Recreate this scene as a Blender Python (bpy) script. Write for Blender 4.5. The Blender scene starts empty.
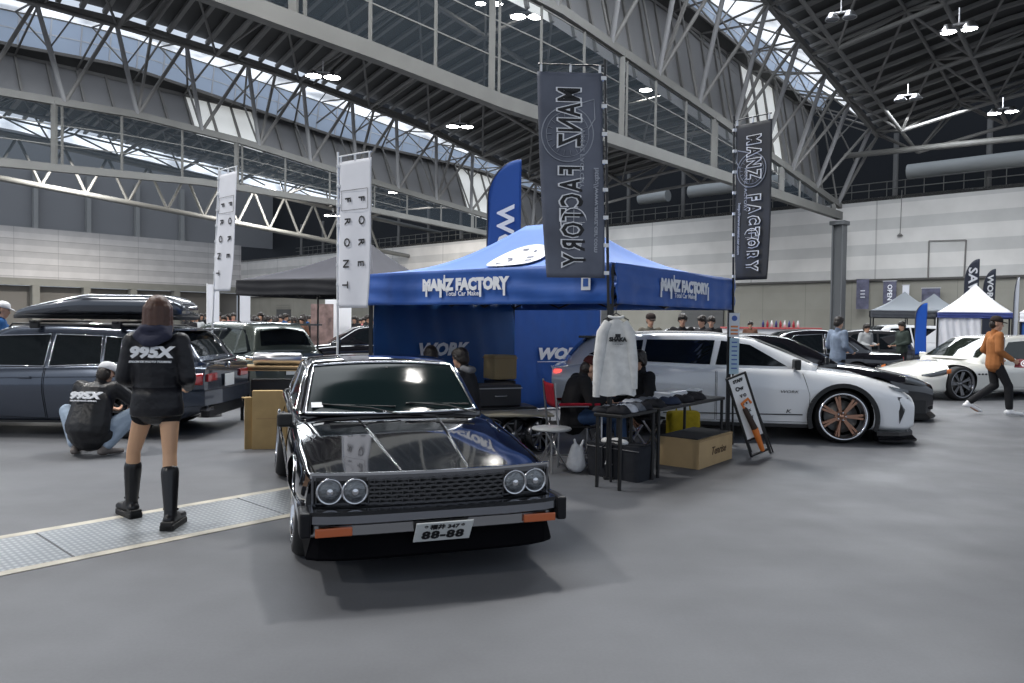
import bpy, bmesh, math, random
from mathutils import Vector as V, Matrix
from math import sin, cos, pi, radians, atan, sqrt
random.seed(7)
S = bpy.context.scene
C = S.collection
F = 755.0; CAMH = 1.53
PITCH = atan(19.5 / F); ROLL = 0.013
# ---------------------------------------------------------------- camera
cd = bpy.data.cameras.new('camera'); cam = bpy.data.objects.new('camera', cd); C.objects.link(cam)
cd.sensor_width = 36; cd.lens = F / 1024 * 36; cd.clip_end = 600; cd.clip_start = .05
CM = Matrix.Rotation(pi/2 - PITCH, 3, 'X') @ Matrix.Rotation(ROLL, 3, 'Z')
cam.matrix_world = Matrix.Translation((0, 0, CAMH)) @ CM.to_4x4()
S.camera = cam
O = V((0, 0, CAMH))
def ray(px, py): return CM @ V(((px - 512) / F, (341.5 - py) / F, -1))
def G(px, py, z=0.0):
    d = ray(px, py); return O + d * ((z - CAMH) / d.z)
def P(px, py, Y):
    d = ray(px, py); return O + d * (Y / d.y)
def onplane(px, py, p0, n):
    d = ray(px, py); return O + d * ((p0 - O).dot(n) / d.dot(n))
# ---------------------------------------------------------------- materials
MATS = {}
def mat(name, col, rough=.5, metal=0., coat=0., spec=.5, noise=0., nscale=8., bump=0., bscale=30., emit=0., alpha=1., trans=0., ior=1.45, sheen=0.):
    if name in MATS: return MATS[name]
    m = bpy.data.materials.new(name); m.use_nodes = True
    nt = m.node_tree; b = nt.nodes['Principled BSDF']
    c = (*col, 1) if len(col) == 3 else col
    b.inputs['Base Color'].default_value = c
    b.inputs['Roughness'].default_value = rough; b.inputs['Metallic'].default_value = metal
    b.inputs['Coat Weight'].default_value = coat; b.inputs['Coat Roughness'].default_value = .03
    b.inputs['Specular IOR Level'].default_value = spec; b.inputs['IOR'].default_value = ior
    if emit: b.inputs['Emission Color'].default_value = c; b.inputs['Emission Strength'].default_value = emit
    if alpha < 1: b.inputs['Alpha'].default_value = alpha
    if trans: b.inputs['Transmission Weight'].default_value = trans
    if sheen: b.inputs['Sheen Weight'].default_value = sheen
    tc = None
    if noise or bump:
        tc = nt.nodes.new('ShaderNodeTexCoord')
    if noise:
        n = nt.nodes.new('ShaderNodeTexNoise'); n.inputs['Scale'].default_value = nscale; n.inputs['Detail'].default_value = 4
        nt.links.new(tc.outputs['Object'], n.inputs['Vector'])
        r = nt.nodes.new('ShaderNodeMapRange'); r.inputs['From Min'].default_value = .3; r.inputs['From Max'].default_value = .7
        r.inputs['To Min'].default_value = 1 - noise; r.inputs['To Max'].default_value = 1 + noise
        nt.links.new(n.outputs['Fac'], r.inputs['Value'])
        mx = nt.nodes.new('ShaderNodeVectorMath'); mx.operation = 'SCALE'; mx.inputs[0].default_value = c[:3]
        nt.links.new(r.outputs['Result'], mx.inputs['Scale']); nt.links.new(mx.outputs['Vector'], b.inputs['Base Color'])
    if bump:
        n2 = nt.nodes.new('ShaderNodeTexNoise'); n2.inputs['Scale'].default_value = bscale; n2.inputs['Detail'].default_value = 3
        nt.links.new(tc.outputs['Object'], n2.inputs['Vector'])
        bp = nt.nodes.new('ShaderNodeBump'); bp.inputs['Strength'].default_value = bump; bp.inputs['Distance'].default_value = .02
        nt.links.new(n2.outputs['Fac'], bp.inputs['Height']); nt.links.new(bp.outputs['Normal'], b.inputs['Normal'])
    MATS[name] = m; return m
def cloth(name, col, **k): return mat(name, col, rough=.85, noise=.12, nscale=14, bump=.5, bscale=9, spec=.25, **k)
def paint(name, col, metal=0., rough=.28, coat=1.): return mat(name, col, rough=rough, metal=metal, coat=coat)
chrome = mat('chrome', (.62, .62, .64), rough=.12, metal=1)
steel = mat('brushed_steel', (.5, .5, .52), rough=.3, metal=1)
blackpl = mat('black_plastic', (.012, .012, .013), rough=.5)
blackgl = mat('gloss_black', (.006, .006, .008), rough=.12, coat=1)
rubber = mat('tyre_rubber', (.013, .013, .014), rough=.75)
darkglass = mat('dark_glass', (.006, .008, .01), rough=.04, spec=.7)
glassg = mat('greenish_glass', (.006, .012, .013), rough=.10, spec=.15, ior=1.22)
well = mat('wheel_well', (.004, .004, .004), rough=.95, spec=.1)
white = mat('white_plastic', (.75, .76, .78), rough=.45)
redl = mat('red_lens', (.35, .008, .01), rough=.12, coat=1)
amber = mat('amber_lens', (.42, .10, .03), rough=.2, coat=.6)
lampg = mat('lamp_glass', (.15, .16, .17), rough=.12, metal=.7, coat=1, bump=.6, bscale=60)
redlit = mat('lit_tail_lamp', (1, .05, .04), rough=.3, emit=3)
ink = mat('black_ink', (.012, .012, .014), rough=.6)
wink = mat('white_ink', (.78, .79, .82), rough=.6)
skin = mat('skin', (.50, .29, .20), rough=.55, noise=.06, nscale=12)
hairm = mat('dark_hair', (.016, .011, .009), rough=.42, bump=.7, bscale=45)
# ---------------------------------------------------------------- mesh builder
def frame(d, up=V((0, 0, 1))):
    d = V(d).normalized()
    if abs(d.dot(up)) > .99: up = V((1, 0, 0))
    x = up.cross(d).normalized(); y = d.cross(x)
    return Matrix((x, y, d)).transposed()
class MB:
    def __init__(s): s.v = []; s.f = []; s.m = []; s.sm = []
    def add(s, vs, fs, mi=0, smooth=False):
        b = len(s.v); s.v += [tuple(v) for v in vs]
        for f in fs: s.f.append(tuple(b + i for i in f)); s.m.append(mi); s.sm.append(smooth)
        return s
    def box(s, c, size, R=None, mi=0, ch=0):
        c = V(c); hx, hy, hz = [a / 2 for a in size]
        if ch:
            ch = min(ch, hx * .49, hy * .49, hz * .49)
            bm = bmesh.new(); bmesh.ops.create_cube(bm, size=1)
            for v in bm.verts: v.co = V((v.co.x * size[0], v.co.y * size[1], v.co.z * size[2]))
            bmesh.ops.bevel(bm, geom=bm.edges[:], offset=ch, segments=2, profile=.5, affect='EDGES')
            vs = [v.co.copy() for v in bm.verts]; fs = [[v.index for v in f.verts] for f in bm.faces]; bm.free()
            if R is not None: vs = [R @ v for v in vs]
            return s.add([c + v for v in vs], fs, mi, False)
        vs = [V((x, y, z)) for x in (-hx, hx) for y in (-hy, hy) for z in (-hz, hz)]
        if R is not None: vs = [R @ v for v in vs]
        return s.add([c + v for v in vs], [(0, 1, 3, 2), (4, 6, 7, 5), (0, 4, 5, 1), (2, 3, 7, 6), (0, 2, 6, 4), (1, 5, 7, 3)], mi)
    def bar(s, p, q, w, h, mi=0, ch=0):
        p, q = V(p), V(q); R = frame(q - p)
        return s.box((p + q) / 2, (w, h, (q - p).length), R, mi, ch)
    def tube(s, pts, r, n=8, mi=0, cap=True, smooth=True):
        pts = [V(p) for p in pts]; N = len(pts); rs = r if isinstance(r, (list, tuple)) else [r] * N
        vs = []; R = None
        for i, p in enumerate(pts):
            d = (pts[min(i + 1, N - 1)] - pts[max(i - 1, 0)])
            if d.length < 1e-9: d = V((0, 0, 1))
            if R is None: R = frame(d)
            else:
                z = d.normalized(); x = R.col[0]; x = (x - z * x.dot(z)).normalized(); R = Matrix((x, z.cross(x), z)).transposed()
            for k in range(n):
                a = 2 * pi * k / n; vs.append(p + R @ V((cos(a) * rs[i], sin(a) * rs[i], 0)))
        fs = [(i * n + k, i * n + (k + 1) % n, (i + 1) * n + (k + 1) % n, (i + 1) * n + k) for i in range(N - 1) for k in range(n)]
        s.add(vs, fs, mi, smooth)
        if cap: s.add(vs[:n], [tuple(range(n))[::-1]], mi); s.add(vs[-n:], [tuple(range(n))], mi)
        return s
    def lathe(s, prof, M=None, n=32, mi=0, smooth=True, a0=0, a1=2 * pi):
        # prof: (r, h) pairs round local z
        full = abs(a1 - a0 - 2 * pi) < 1e-6; vs = []
        K = n if full else n + 1
        for r, h in prof:
            for k in range(K):
                a = a0 + (a1 - a0) * k / n; v = V((r * cos(a), r * sin(a), h)); vs.append(M @ v if M is not None else v)
        fs = [(i * K + k, i * K + (k + 1) % K, (i + 1) * K + (k + 1) % K, (i + 1) * K + k) for i in range(len(prof) - 1) for k in range(n)]
        return s.add(vs, fs, mi, smooth)
    def ell(s, c, r, R=None, n=12, m=8, mi=0):
        c = V(c); vs = [];
        for i in range(m + 1):
            t = pi * i / m
            for k in range(n):
                a = 2 * pi * k / n; v = V((r[0] * sin(t) * cos(a), r[1] * sin(t) * sin(a), r[2] * cos(t)))
                vs.append(c + (R @ v if R is not None else v))
        fs = [(i * n + k, (i + 1) * n + k, (i + 1) * n + (k + 1) % n, i * n + (k + 1) % n) for i in range(m) for k in range(n)]
        return s.add(vs, fs, mi, True)
    def cap(s, p, q, a, b, w=None, n=12, mi=0, ref=V((1, 0, 0))):
        """tapered capsule p->q; radii a=(across,deep) at p, b at q"""
        p, q = V(p), V(q); d = (q - p); L = d.length; z = d.normalized()
        x = V(ref) - z * V(ref).dot(z)
        if x.length < .1: x = V((0, 1, 0)) - z * z.y
        x.normalize(); R = Matrix((x, z.cross(x), z)).transposed()
        if not isinstance(a, (tuple, list)): a = (a, a)
        if not isinstance(b, (tuple, list)): b = (b, b)
        rings = []
        for t in (0, .35, .7, 1): rings.append((-min(a) * cos(t * pi / 2), sin(max(t, .02) * pi / 2), a))
        rings.append((L, 1, b))
        for t in (.7, .35, 0): rings.append((L + min(b) * cos(t * pi / 2), sin(max(t, .02) * pi / 2), b))
        vs = []
        for h, k, rr in rings:
            for j in range(n):
                u = 2 * pi * j / n; vs.append(p + R @ V((rr[0] * k * cos(u), rr[1] * k * sin(u), h)))
        m = len(rings)
        fs = [(i * n + j, i * n + (j + 1) % n, (i + 1) * n + (j + 1) % n, (i + 1) * n + j) for i in range(m - 1) for j in range(n)]
        fs += [tuple(range(n))[::-1], tuple(range((m - 1) * n, m * n))]
        return s.add(vs, fs, mi, True)
    def prism(s, out, z0, z1, M=None, mi=0):
        n = len(out); vs = [V((x, y, z0)) for x, y in out] + [V((x, y, z1)) for x, y in out]
        if M is not None: vs = [M @ v for v in vs]
        return s.add(vs, [tuple(range(n))[::-1], tuple(range(n, 2 * n))] + [(i, (i + 1) % n, n + (i + 1) % n, n + i) for i in range(n)], mi)
    def grid(s, fn, nu, nv, mi=0, smooth=True, thick=0):
        vs = [V(fn(i / nu, j / nv)) for i in range(nu + 1) for j in range(nv + 1)]; w = nv + 1
        fs = [(i * w + j, (i + 1) * w + j, (i + 1) * w + j + 1, i * w + j + 1) for i in range(nu) for j in range(nv)]
        return s.add(vs, fs, mi, smooth)
    def build(s, name, mats, parent=None, loc=None, thick=0, bevel=0):
        me = bpy.data.meshes.new(name); me.from_pydata(s.v, [], s.f)
        for m in (mats if isinstance(mats, (list, tuple)) else [mats]): me.materials.append(m)
        me.polygons.foreach_set('material_index', s.m); me.polygons.foreach_set('use_smooth', s.sm); me.update()
        o = bpy.data.objects.new(name, me); C.objects.link(o)
        if parent is not None: o.parent = parent
        if loc is not None: o.location = loc
        if thick:
            md = o.modifiers.new('t', 'SOLIDIFY'); md.thickness = thick; md.offset = 0
        if bevel:
            md = o.modifiers.new('b', 'BEVEL'); md.width = bevel; md.segments = 2
        return o
DG = bpy.context.evaluated_depsgraph_get
def bake(o):
    me = bpy.data.meshes.new_from_object(o.evaluated_get(DG())); old = o.data; o.modifiers.clear(); o.data = me; return o
def tag(o, label=None, cat=None, group=None, kind=None):
    if label: o['label'] = label
    if cat: o['category'] = cat
    if group: o['group'] = group
    if kind: o['kind'] = kind
    return o
def thing(name, label, cat, loc=(0, 0, 0), rz=0, group=None):
    o = bpy.data.objects.new(name, None); C.objects.link(o); o.location = loc; o.rotation_euler = (0, 0, rz); o.empty_display_size = .1
    return tag(o, label, cat, group)
def copy_tree(o, parent=None):
    c = o.copy(); C.objects.link(c); c.parent = parent
    for ch in o.children: copy_tree(ch, c)
    return c
TXT = {}
def text(body, size, M, m, parent=None, name='lettering', ext=.001, shear=0., bold=0., sx=1., align='CENTER', space=1.):
    """font lettering turned into a mesh; M places local xy plane"""
    cu = bpy.data.curves.new('t', 'FONT'); cu.body = body; cu.size = size; cu.extrude = ext; cu.shear = shear; cu.offset = bold
    cu.align_x = align; cu.align_y = 'CENTER'; cu.space_character = space; cu.resolution_u = 2
    o = bpy.data.objects.new('t', cu); C.objects.link(o)
    me = bpy.data.meshes.new_from_object(o.evaluated_get(DG())); bpy.data.objects.remove(o)
    for v in me.vertices: v.co = M @ V((v.co.x * sx, v.co.y, v.co.z))
    me.materials.clear(); me.materials.append(m); me.name = name
    o = bpy.data.objects.new(name, me); C.objects.link(o)
    if parent is not None: o.parent = parent
    return o
def mtx(o, x, y):
    """matrix with origin o, local x along x, local y along y"""
    x = V(x).normalized(); y = V(y).normalized(); z = x.cross(y).normalized()
    M = Matrix((x, y, z)).transposed().to_4x4(); M.translation = V(o); return M
# ================================================================ THE HALL
TH = radians(44.0)
d1 = V((sin(TH), cos(TH), 0)); d2 = V((-cos(TH), sin(TH), 0)); UP = V((0, 0, 1))
def st(name, mb, m, **k): return tag(mb.build(name, m, **k), kind='structure')
# floor ---------------------------------------------------------------
fm = mat('hall_floor', (.133, .137, .148), rough=.5, spec=.22)
nt = fm.node_tree; bs = nt.nodes['Principled BSDF']; tc = nt.nodes.new('ShaderNodeTexCoord')
def nz(scale, lo, hi, det=4, a=.35, b=.65, vec=None):
    n = nt.nodes.new('ShaderNodeTexNoise'); n.inputs['Scale'].default_value = scale; n.inputs['Detail'].default_value = det
    nt.links.new((vec or tc.outputs['Object']), n.inputs['Vector'])
    r = nt.nodes.new('ShaderNodeMapRange'); r.inputs['From Min'].default_value = a; r.inputs['From Max'].default_value = b
    r.inputs['To Min'].default_value = lo; r.inputs['To Max'].default_value = hi; nt.links.new(n.outputs['Fac'], r.inputs['Value']); return r.outputs['Result']
def mul(a, b):
    n = nt.nodes.new('ShaderNodeMath'); n.operation = 'MULTIPLY'; nt.links.new(a, n.inputs[0]); nt.links.new(b, n.inputs[1]); return n.outputs[0]
mp = nt.nodes.new('ShaderNodeMapping'); mp.inputs['Rotation'].default_value = (0, 0, -.6); mp.inputs['Scale'].default_value = (.25, 2.2, 1)
nt.links.new(tc.outputs['Object'], mp.inputs['Vector'])
fac = mul(mul(nz(.35, .9, 1.1), nz(2.3, .96, 1.04)), mul(nz(60, .97, 1.03), nz(1.2, .97, 1.03, vec=mp.outputs['Vector'])))
sc = nt.nodes.new('ShaderNodeVectorMath'); sc.operation = 'SCALE'; sc.inputs[0].default_value = (.133, .137, .148)
nt.links.new(fac, sc.inputs['Scale']); nt.links.new(sc.outputs['Vector'], bs.inputs['Base Color'])
nt.links.new(nz(1.1, .48, .66), bs.inputs['Roughness'])
st('floor', MB().box((0, 55, -.05), (260, 260, .1)), fm)
# walls ---------------------------------------------------------------
W0 = P(840, 280, 65); W0.z = 0
K0 = onplane(241, 290, W0, d1); K0.z = 0                      # the corner
HB = onplane(840, 280, W0, d1).z; HT = onplane(840, 201, W0, d1).z
def wallmat(name, cols, period, axis_dir, rough=.7, vper=7.5):
    m = mat(name, (.4, .4, .4), rough=rough); n = m.node_tree; b = n.nodes['Principled BSDF']
    t = n.nodes.new('ShaderNodeTexCoord'); s = n.nodes.new('ShaderNodeSeparateXYZ'); n.links.new(t.outputs['Object'], s.inputs[0])
    def mth(op, a, bb=None):
        q = n.nodes.new('ShaderNodeMath'); q.operation = op
        for i, z in enumerate((a, bb)):
            if z is None: continue
            if isinstance(z, (int, float)): q.inputs[i].default_value = z
            else: n.links.new(z, q.inputs[i])
        return q.outputs[0]
    fr = mth('FRACT', mth('DIVIDE', s.outputs['Z'], period))
    cr = n.nodes.new('ShaderNodeValToRGB'); cr.color_ramp.interpolation = 'CONSTANT'; n.links.new(fr, cr.inputs[0])
    e = cr.color_ramp.elements; e[0].color = (*cols[0], 1); e[1].position = cols[2]; e[1].color = (*cols[1], 1)
    if len(cols) > 3:
        z = e.new(.97); z.color = (*cols[3], 1)
    d = n.nodes.new('ShaderNodeVectorMath'); d.operation = 'DOT_PRODUCT'; d.inputs[1].default_value = tuple(axis_dir); n.links.new(t.outputs['Object'], d.inputs[0])
    jf = mth('FRACT', mth('DIVIDE', d.outputs['Value'], vper)); j = mth('LESS_THAN', jf, .012)
    no = n.nodes.new('ShaderNodeTexNoise'); no.inputs['Scale'].default_value = .5; no.inputs['Detail'].default_value = 6; n.links.new(t.outputs['Object'], no.inputs['Vector'])
    k = mth('MULTIPLY', mth('ADD', .82, mth('MULTIPLY', no.outputs['Fac'], .36)), mth('SUBTRACT', 1, mth('MULTIPLY', j, .3)))
    v = n.nodes.new('ShaderNodeVectorMath'); v.operation = 'SCALE'; n.links.new(cr.outputs['Color'], v.inputs[0]); n.links.new(k, v.inputs['Scale'])
    n.links.new(v.outputs['Vector'], b.inputs['Base Color']); return m
panel = wallmat('wall_panels', ((.62, .6, .575), (.49, .48, .465), .55), 2.1, d2, vper=11)
lpanel = wallmat('left_wall_panels', ((.62, .59, .565), (.52, .495, .475), .5, (.24, .225, .215)), 1.9, d1, vper=6)
conc = wallmat('concrete_wall', ((.27, .26, .225), (.26, .25, .215), .5), 3, d2, vper=4)
dark = mat('dark_void', (.018, .02, .024), rough=.9)
gsteel = mat('grey_painted_steel', (.13, .128, .12), rough=.55, noise=.1, nscale=.8)
ssteel = mat('roof_steel', (.17, .165, .158), rough=.6, noise=.15, nscale=.5)
deckm = mat('roof_deck', (.065, .064, .063), rough=.8)
A0 = K0; A1 = W0 - d2 * 45
def slab(mb, a, b, z0, z1, t, nrm, off=0):
    a = V(a) + nrm * off; b = V(b) + nrm * off
    vs = []
    for q in (a, b):
        for dz in (z0, z1):
            vs += [V((q.x, q.y, dz)), V((q.x, q.y, dz)) + nrm * t]
    mb.add(vs, [(0, 2, 3, 1), (4, 5, 7, 6), (0, 4, 6, 2), (1, 3, 7, 5), (0, 1, 5, 4), (2, 6, 7, 3)]); return mb
m = MB(); slab(m, A0, A1, HB, HT, .6, d1); st('wall_back_upper', m, panel)
m = MB(); slab(m, A0, A1, 0, HB, .5, d1, .3); st('wall_back_lower', m, conc)
m = MB(); slab(m, A0, A1, HB - .16, HB, .3, d1, -.02); st('trim_1', m, mat('dark_joint', (.07, .065, .06)))
# dark roller doors in the concrete band
k = 0
for t in (11, 24, 37, 78, 92):
    a = W0 + d2 * t; b = a + d2 * 4.6
    m = MB(); slab(m, a, b, 0, HB - 2.3, .25, d1, .12)
    for q in range(9):
        slab(m, a, b, .3 + q * .45, .33 + q * .45, .05, d1, .08)
    k += 1; st('door_%d' % k, m, mat('roller_door', (.10, .10, .10), rough=.7))
m = MB(); slab(m, K0 + d2 * 90, A1, HT - .4, 40, .5, d1, 7); st('wall_end_dark', m, dark)
m = MB(); slab(m, A0, A1, HT - .3, HT, 7.5, d1, 0); st('trim_2', m, deckm)
# left wall
LH = [onplane(0, y, K0, d2).z for y in (225, 277)]
L0 = K0; L1w = K0 - d1 * 120
m = MB(); slab(m, L0, L1w, LH[1], LH[0], .6, d2); st('wall_left_upper', m, lpanel)
m = MB(); slab(m, L0, L1w, LH[1] - 1.1, LH[1], .8, d2, -.05); st('wall_left_beam', m, conc)
m = MB(); slab(m, L0, L1w, 0, LH[1] - 1.1, .2, d2, 1.6); st('wall_left_lower', m, mat('recess_wall', (.20, .185, .165), rough=.8))
for q in range(9):
    a = K0 - d1 * (4 + q * 7.2); m = MB(); slab(m, a, a - d1 * 1.0, 0, LH[1] - 1.0, 1.6, d2, 0); st('column_left_wall', m, conc)
m = MB(); slab(m, L0 + d1 * 8, L1w, LH[0], LH[0] + 16, .3, d2, 1.2)
st('wall_left_top', m, mat('grey_cladding', (.27, .27, .275), rough=.7))
for q in range(9):
    a = K0 - d1 * (3 + q * 7.5); m = MB(); slab(m, a, a - d1 * .6, LH[0], LH[0] + 9, 1.1, d2, 0); st('column_upper_left', m, mat('cladding_post', (.34, .34, .33), rough=.6))
# structural lines ------------------------------------------------------
B1 = P(840, 210, 62); B1.z = 0
L1 = B1
L2 = onplane(562, 245, W0 - d1 * 2.5, d1); L2.z = 0
SP = (L2 - L1).dot(d2)
L3 = L1 + d2 * (2 * SP)
def lp(L, px, py, off=0): return onplane(px, py, L + d2 * off, d2)
def chord(L, pts, off=0, smax=None):
    ps = [lp(L, x, y, off) for x, y in pts]; return ps
def extend(ps, L, sfar, dz=0.):
    """carry a chord (ordered far -> near) on towards and past the camera"""
    a, b = ps[-2], ps[-1]; s = (L - b).dot(d1); slope = 0
    q = V((L.x, L.y, 0)) + d2 * (b - L).dot(d2) - d1 * sfar; q.z = b.z + dz
    return ps + [q]
def at_s(ps, L, s):
    """point on polyline ps at distance s (towards the camera) from the line's origin"""
    ss = [(L - p).dot(d1) for p in ps]
    for i in range(len(ps) - 1):
        if (ss[i] - s) * (ss[i + 1] - s) <= 0 and ss[i] != ss[i + 1]:
            t = (s - ss[i]) / (ss[i + 1] - ss[i]); return ps[i].lerp(ps[i + 1], t)
    return ps[-1] if s > max(ss) else ps[0]
def beam(ps, w, h, mi=0, mb=None):
    mb = mb or MB()
    for a, b in zip(ps, ps[1:]):
        a, b = V(a), V(b); z = V((0, 0, 1)); n = (b - a).cross(z).normalized() * (w / 2)
        vs = [a - n - z * h / 2, a + n - z * h / 2, a + n + z * h / 2, a - n + z * h / 2, b - n - z * h / 2, b + n - z * h / 2, b + n + z * h / 2, b - n + z * h / 2]
        mb.add(vs, [(0, 3, 2, 1), (4, 5, 6, 7), (0, 1, 5, 4), (1, 2, 6, 5), (2, 3, 7, 6), (3, 0, 4, 7)], mi)
    return mb
def line_structure(L, A, Cc, E, GB, GT, PB, eo, co, thickA, sgl, tagname):
    """A lower girder, Cc girder at the glass head, E roof edge, GB/GT clerestory glazing, all far->near polylines"""
    st('beam_lower_' + tagname, beam(A, .45, thickA), gsteel)
    st('beam_upper_' + tagname, beam(Cc, .35, .45), gsteel)
    st('beam_roof_edge_' + tagname, beam(E, .3, .4), ssteel)
    smax = min((L - A[-1]).dot(d1), (L - Cc[-1]).dot(d1)) - .5
    # glass screen posts and rails
    fr = MB(); gl = MB(); s = 1.5; i = 0; step = sgl
    while s < smax:
        a = at_s(A, L, s); c = at_s(Cc, L, s)
        if c.z - a.z > .9:
            w = .28 if i % 3 == 0 else .13
            fr.bar(a, c, w, w)
            if i % 3 == 0: fr.bar(a + d1 * .45, c + d1 * .45, .12, .12)
        s2 = min(s + step, smax); a2 = at_s(A, L, s2); c2 = at_s(Cc, L, s2)
        for f in (.06, .35, .65, .94):
            if c.z - a.z > 2.2 or f in (.06, .94): fr.bar(a.lerp(c, f), a2.lerp(c2, f), .05, .06)
        if c.z - a.z > .5: gl.add([a, a2, c2, c], [(0, 1, 2, 3)])
        s += step; i += 1
    st('window_frame_' + tagname, fr, gsteel)
    g = st('window_screen_' + tagname, gl, mat('screen_glass', (.04, .055, .07), rough=.5, alpha=.3, spec=.15))
    # truss web between the upper girder and the roof edge
    wb = MB(); pw_ = MB(); s = .5; n = 0; stp = 4.4; smax2 = min((L - E[-1]).dot(d1), (L - Cc[-1]).dot(d1)) - 4
    while s < smax2:
        c = at_s(Cc, L, s); e0 = at_s(E, L, s - stp / 2 + .0); e1 = at_s(E, L, s + stp / 2); e = at_s(E, L, s)
        wb.tube([c, e0], .12, 6); pw_.tube([c, e1], .15, 8)
        if n % 2 == 0: wb.bar(c, e, .16, .16)
        g1 = at_s(GT, L, s + stp * .5); wb.tube([e1, g1], .07, 5)
        g0 = at_s(GB, L, s); wb.tube([c, g0], .08, 5); wb.tube([g0, e1], .08, 5)
        m0 = c.lerp(e1, .55); wb.tube([m0, g1], .06, 5); wb.tube([m0, at_s(E, L, s)], .05, 5)
        s += stp; n += 1
    st('roof_truss_web_' + tagname, wb, ssteel); st('roof_truss_diagonals_' + tagname, pw_, mat('pale_tube', (.26, .26, .265), rough=.5))
    # clerestory: panels, walkway, glazing, white reveal
    pn = MB(); gz = MB(); wr = MB(); bars = MB(); gbar = MB(); s = 0.5; smax3 = min((L - q[-1]).dot(d1) for q in (GB, GT, PB)) - 1
    i = 0
    while s < smax3:
        s2 = min(s + 1.8, smax3)
        b0, b1 = at_s(Cc, L, s) + d2 * co, at_s(Cc, L, s2) + d2 * co
        p0, p1 = at_s(PB, L, s), at_s(PB, L, s2); q0, q1 = at_s(GB, L, s), at_s(GB, L, s2); t0, t1 = at_s(GT, L, s), at_s(GT, L, s2)
        e0, e1 = at_s(E, L, s), at_s(E, L, s2)
        mi = 1 if (i % 15) in (4, 5, 6) else 0
        pn.add([b0 + d2 * .6, b1 + d2 * .6, p1, p0], [(0, 1, 2, 3)], mi)
        pn.add([p0, p1, q1, q0], [(0, 1, 2, 3)], 2)
        gz.add([q0, q1, t1, t0], [(0, 1, 2, 3)])
        wr.add([t0, t1, e1 + UP * .2, e0 + UP * .2], [(0, 1, 2, 3)])
        gbar.bar(q0, t0, .10, .10); gbar.bar(q0.lerp(t0, .5), q1.lerp(t1, .5), .07, .08); bars.bar(b0 + d2 * .5, p0, .16, .2)
        if i % 2 == 0: wb2 = bars.bar(p0, e0, .1, .1)
        bars.bar(q0, q1, .14, .2); bars.bar(t0, t1, .12, .16)
        bars.bar(p0, p1, .25, .25); bars.bar(p0 + UP * .9, p1 + UP * .9, .06, .06); bars.bar(p0, p0 + UP * .9, .06, .06)
        s = s2 if s2 > s else s + 1; i += 1
    st('wall_clerestory_' + tagname, pn, [mat('clerestory_panel', (.19, .19, .195), rough=.7), mat('translucent_panel', (.75, .76, .74), rough=.6, emit=.35), deckm])
    st('window_clerestory_' + tagname, gz, mat('daylit_glazing', (.30, .37, .48), rough=.25, emit=.42))
    st('ceiling_skylight_' + tagname, wr, skym)
    st('trim_clerestory_' + tagname, bars, ssteel); st('window_bars_' + tagname, gbar, mat('white_bars', (.6, .63, .68), rough=.5))
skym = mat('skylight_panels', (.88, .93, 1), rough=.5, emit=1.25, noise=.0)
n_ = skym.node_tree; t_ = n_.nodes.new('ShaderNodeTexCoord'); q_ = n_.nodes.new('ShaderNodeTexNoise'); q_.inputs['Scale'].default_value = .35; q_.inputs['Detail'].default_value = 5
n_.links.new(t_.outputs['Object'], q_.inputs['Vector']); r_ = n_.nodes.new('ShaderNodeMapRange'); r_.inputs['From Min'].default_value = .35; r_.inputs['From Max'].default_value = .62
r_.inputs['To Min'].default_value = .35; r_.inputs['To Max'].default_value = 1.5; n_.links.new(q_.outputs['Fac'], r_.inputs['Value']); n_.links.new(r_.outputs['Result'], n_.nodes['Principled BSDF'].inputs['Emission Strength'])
# line 1 (right girder)
A1c = extend(chord(L1, [(840, 216), (500, 102), (380, 55), (290, 22)]), L1, 75, 1.0)
C1c = extend(chord(L1, [(840, 206), (700, 106), (560, 10)]), L1, 60, .8)
E1c = extend(chord(L1, [(878, 135), (770, 5)], -3.2), L1, 34, 3.5) ; E1c = extend(E1c, L1, 106, 2.5)
GB1 = extend(chord(L1, [(856, 138), (768, 70), (690, 6)], 1.5), L1, 70, 1.5)
GT1 = extend(chord(L1, [(862, 124), (768, 45), (715, 4)], 1.0), L1, 70, 1.5)
PB1 = extend(chord(L1, [(852, 142), (768, 84), (652, 0)], 2.4), L1, 70, 1.0)
line_structure(L1, A1c, C1c, E1c, GB1, GT1, PB1, 1, .6, .62, 3.2, 'right')
# line 2 (left girder)
A2c = extend(chord(L2, [(562, 250), (480, 232), (337, 203), (200, 182), (0, 163)]), L2, 95, .6)
C2c = extend(chord(L2, [(562, 240), (480, 214), (340, 172), (240, 141), (137, 115), (0, 92)]), L2, 95, .6)
E2c = extend(chord(L2, [(562, 194), (500, 163), (410, 120), (340, 94), (256, 64), (125, 23), (50, 5)], -2.5), L2, 95, 1.5)
GB2 = extend(chord(L2, [(560, 200), (480, 170), (340, 138), (230, 101), (125, 66), (0, 43)], 2.5), L2, 95, .8)
GT2 = extend(chord(L2, [(560, 190), (480, 158), (340, 108), (230, 71), (125, 35), (50, 17), (0, 9)], 2.0), L2, 95, .8)
PB2 = extend(chord(L2, [(560, 203), (480, 173), (256, 112), (0, 52)], 3.2), L2, 95, .8)
line_structure(L2, A2c, C2c, E2c, GB2, GT2, PB2, 1, .6, .45, 4.0, 'left')
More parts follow.
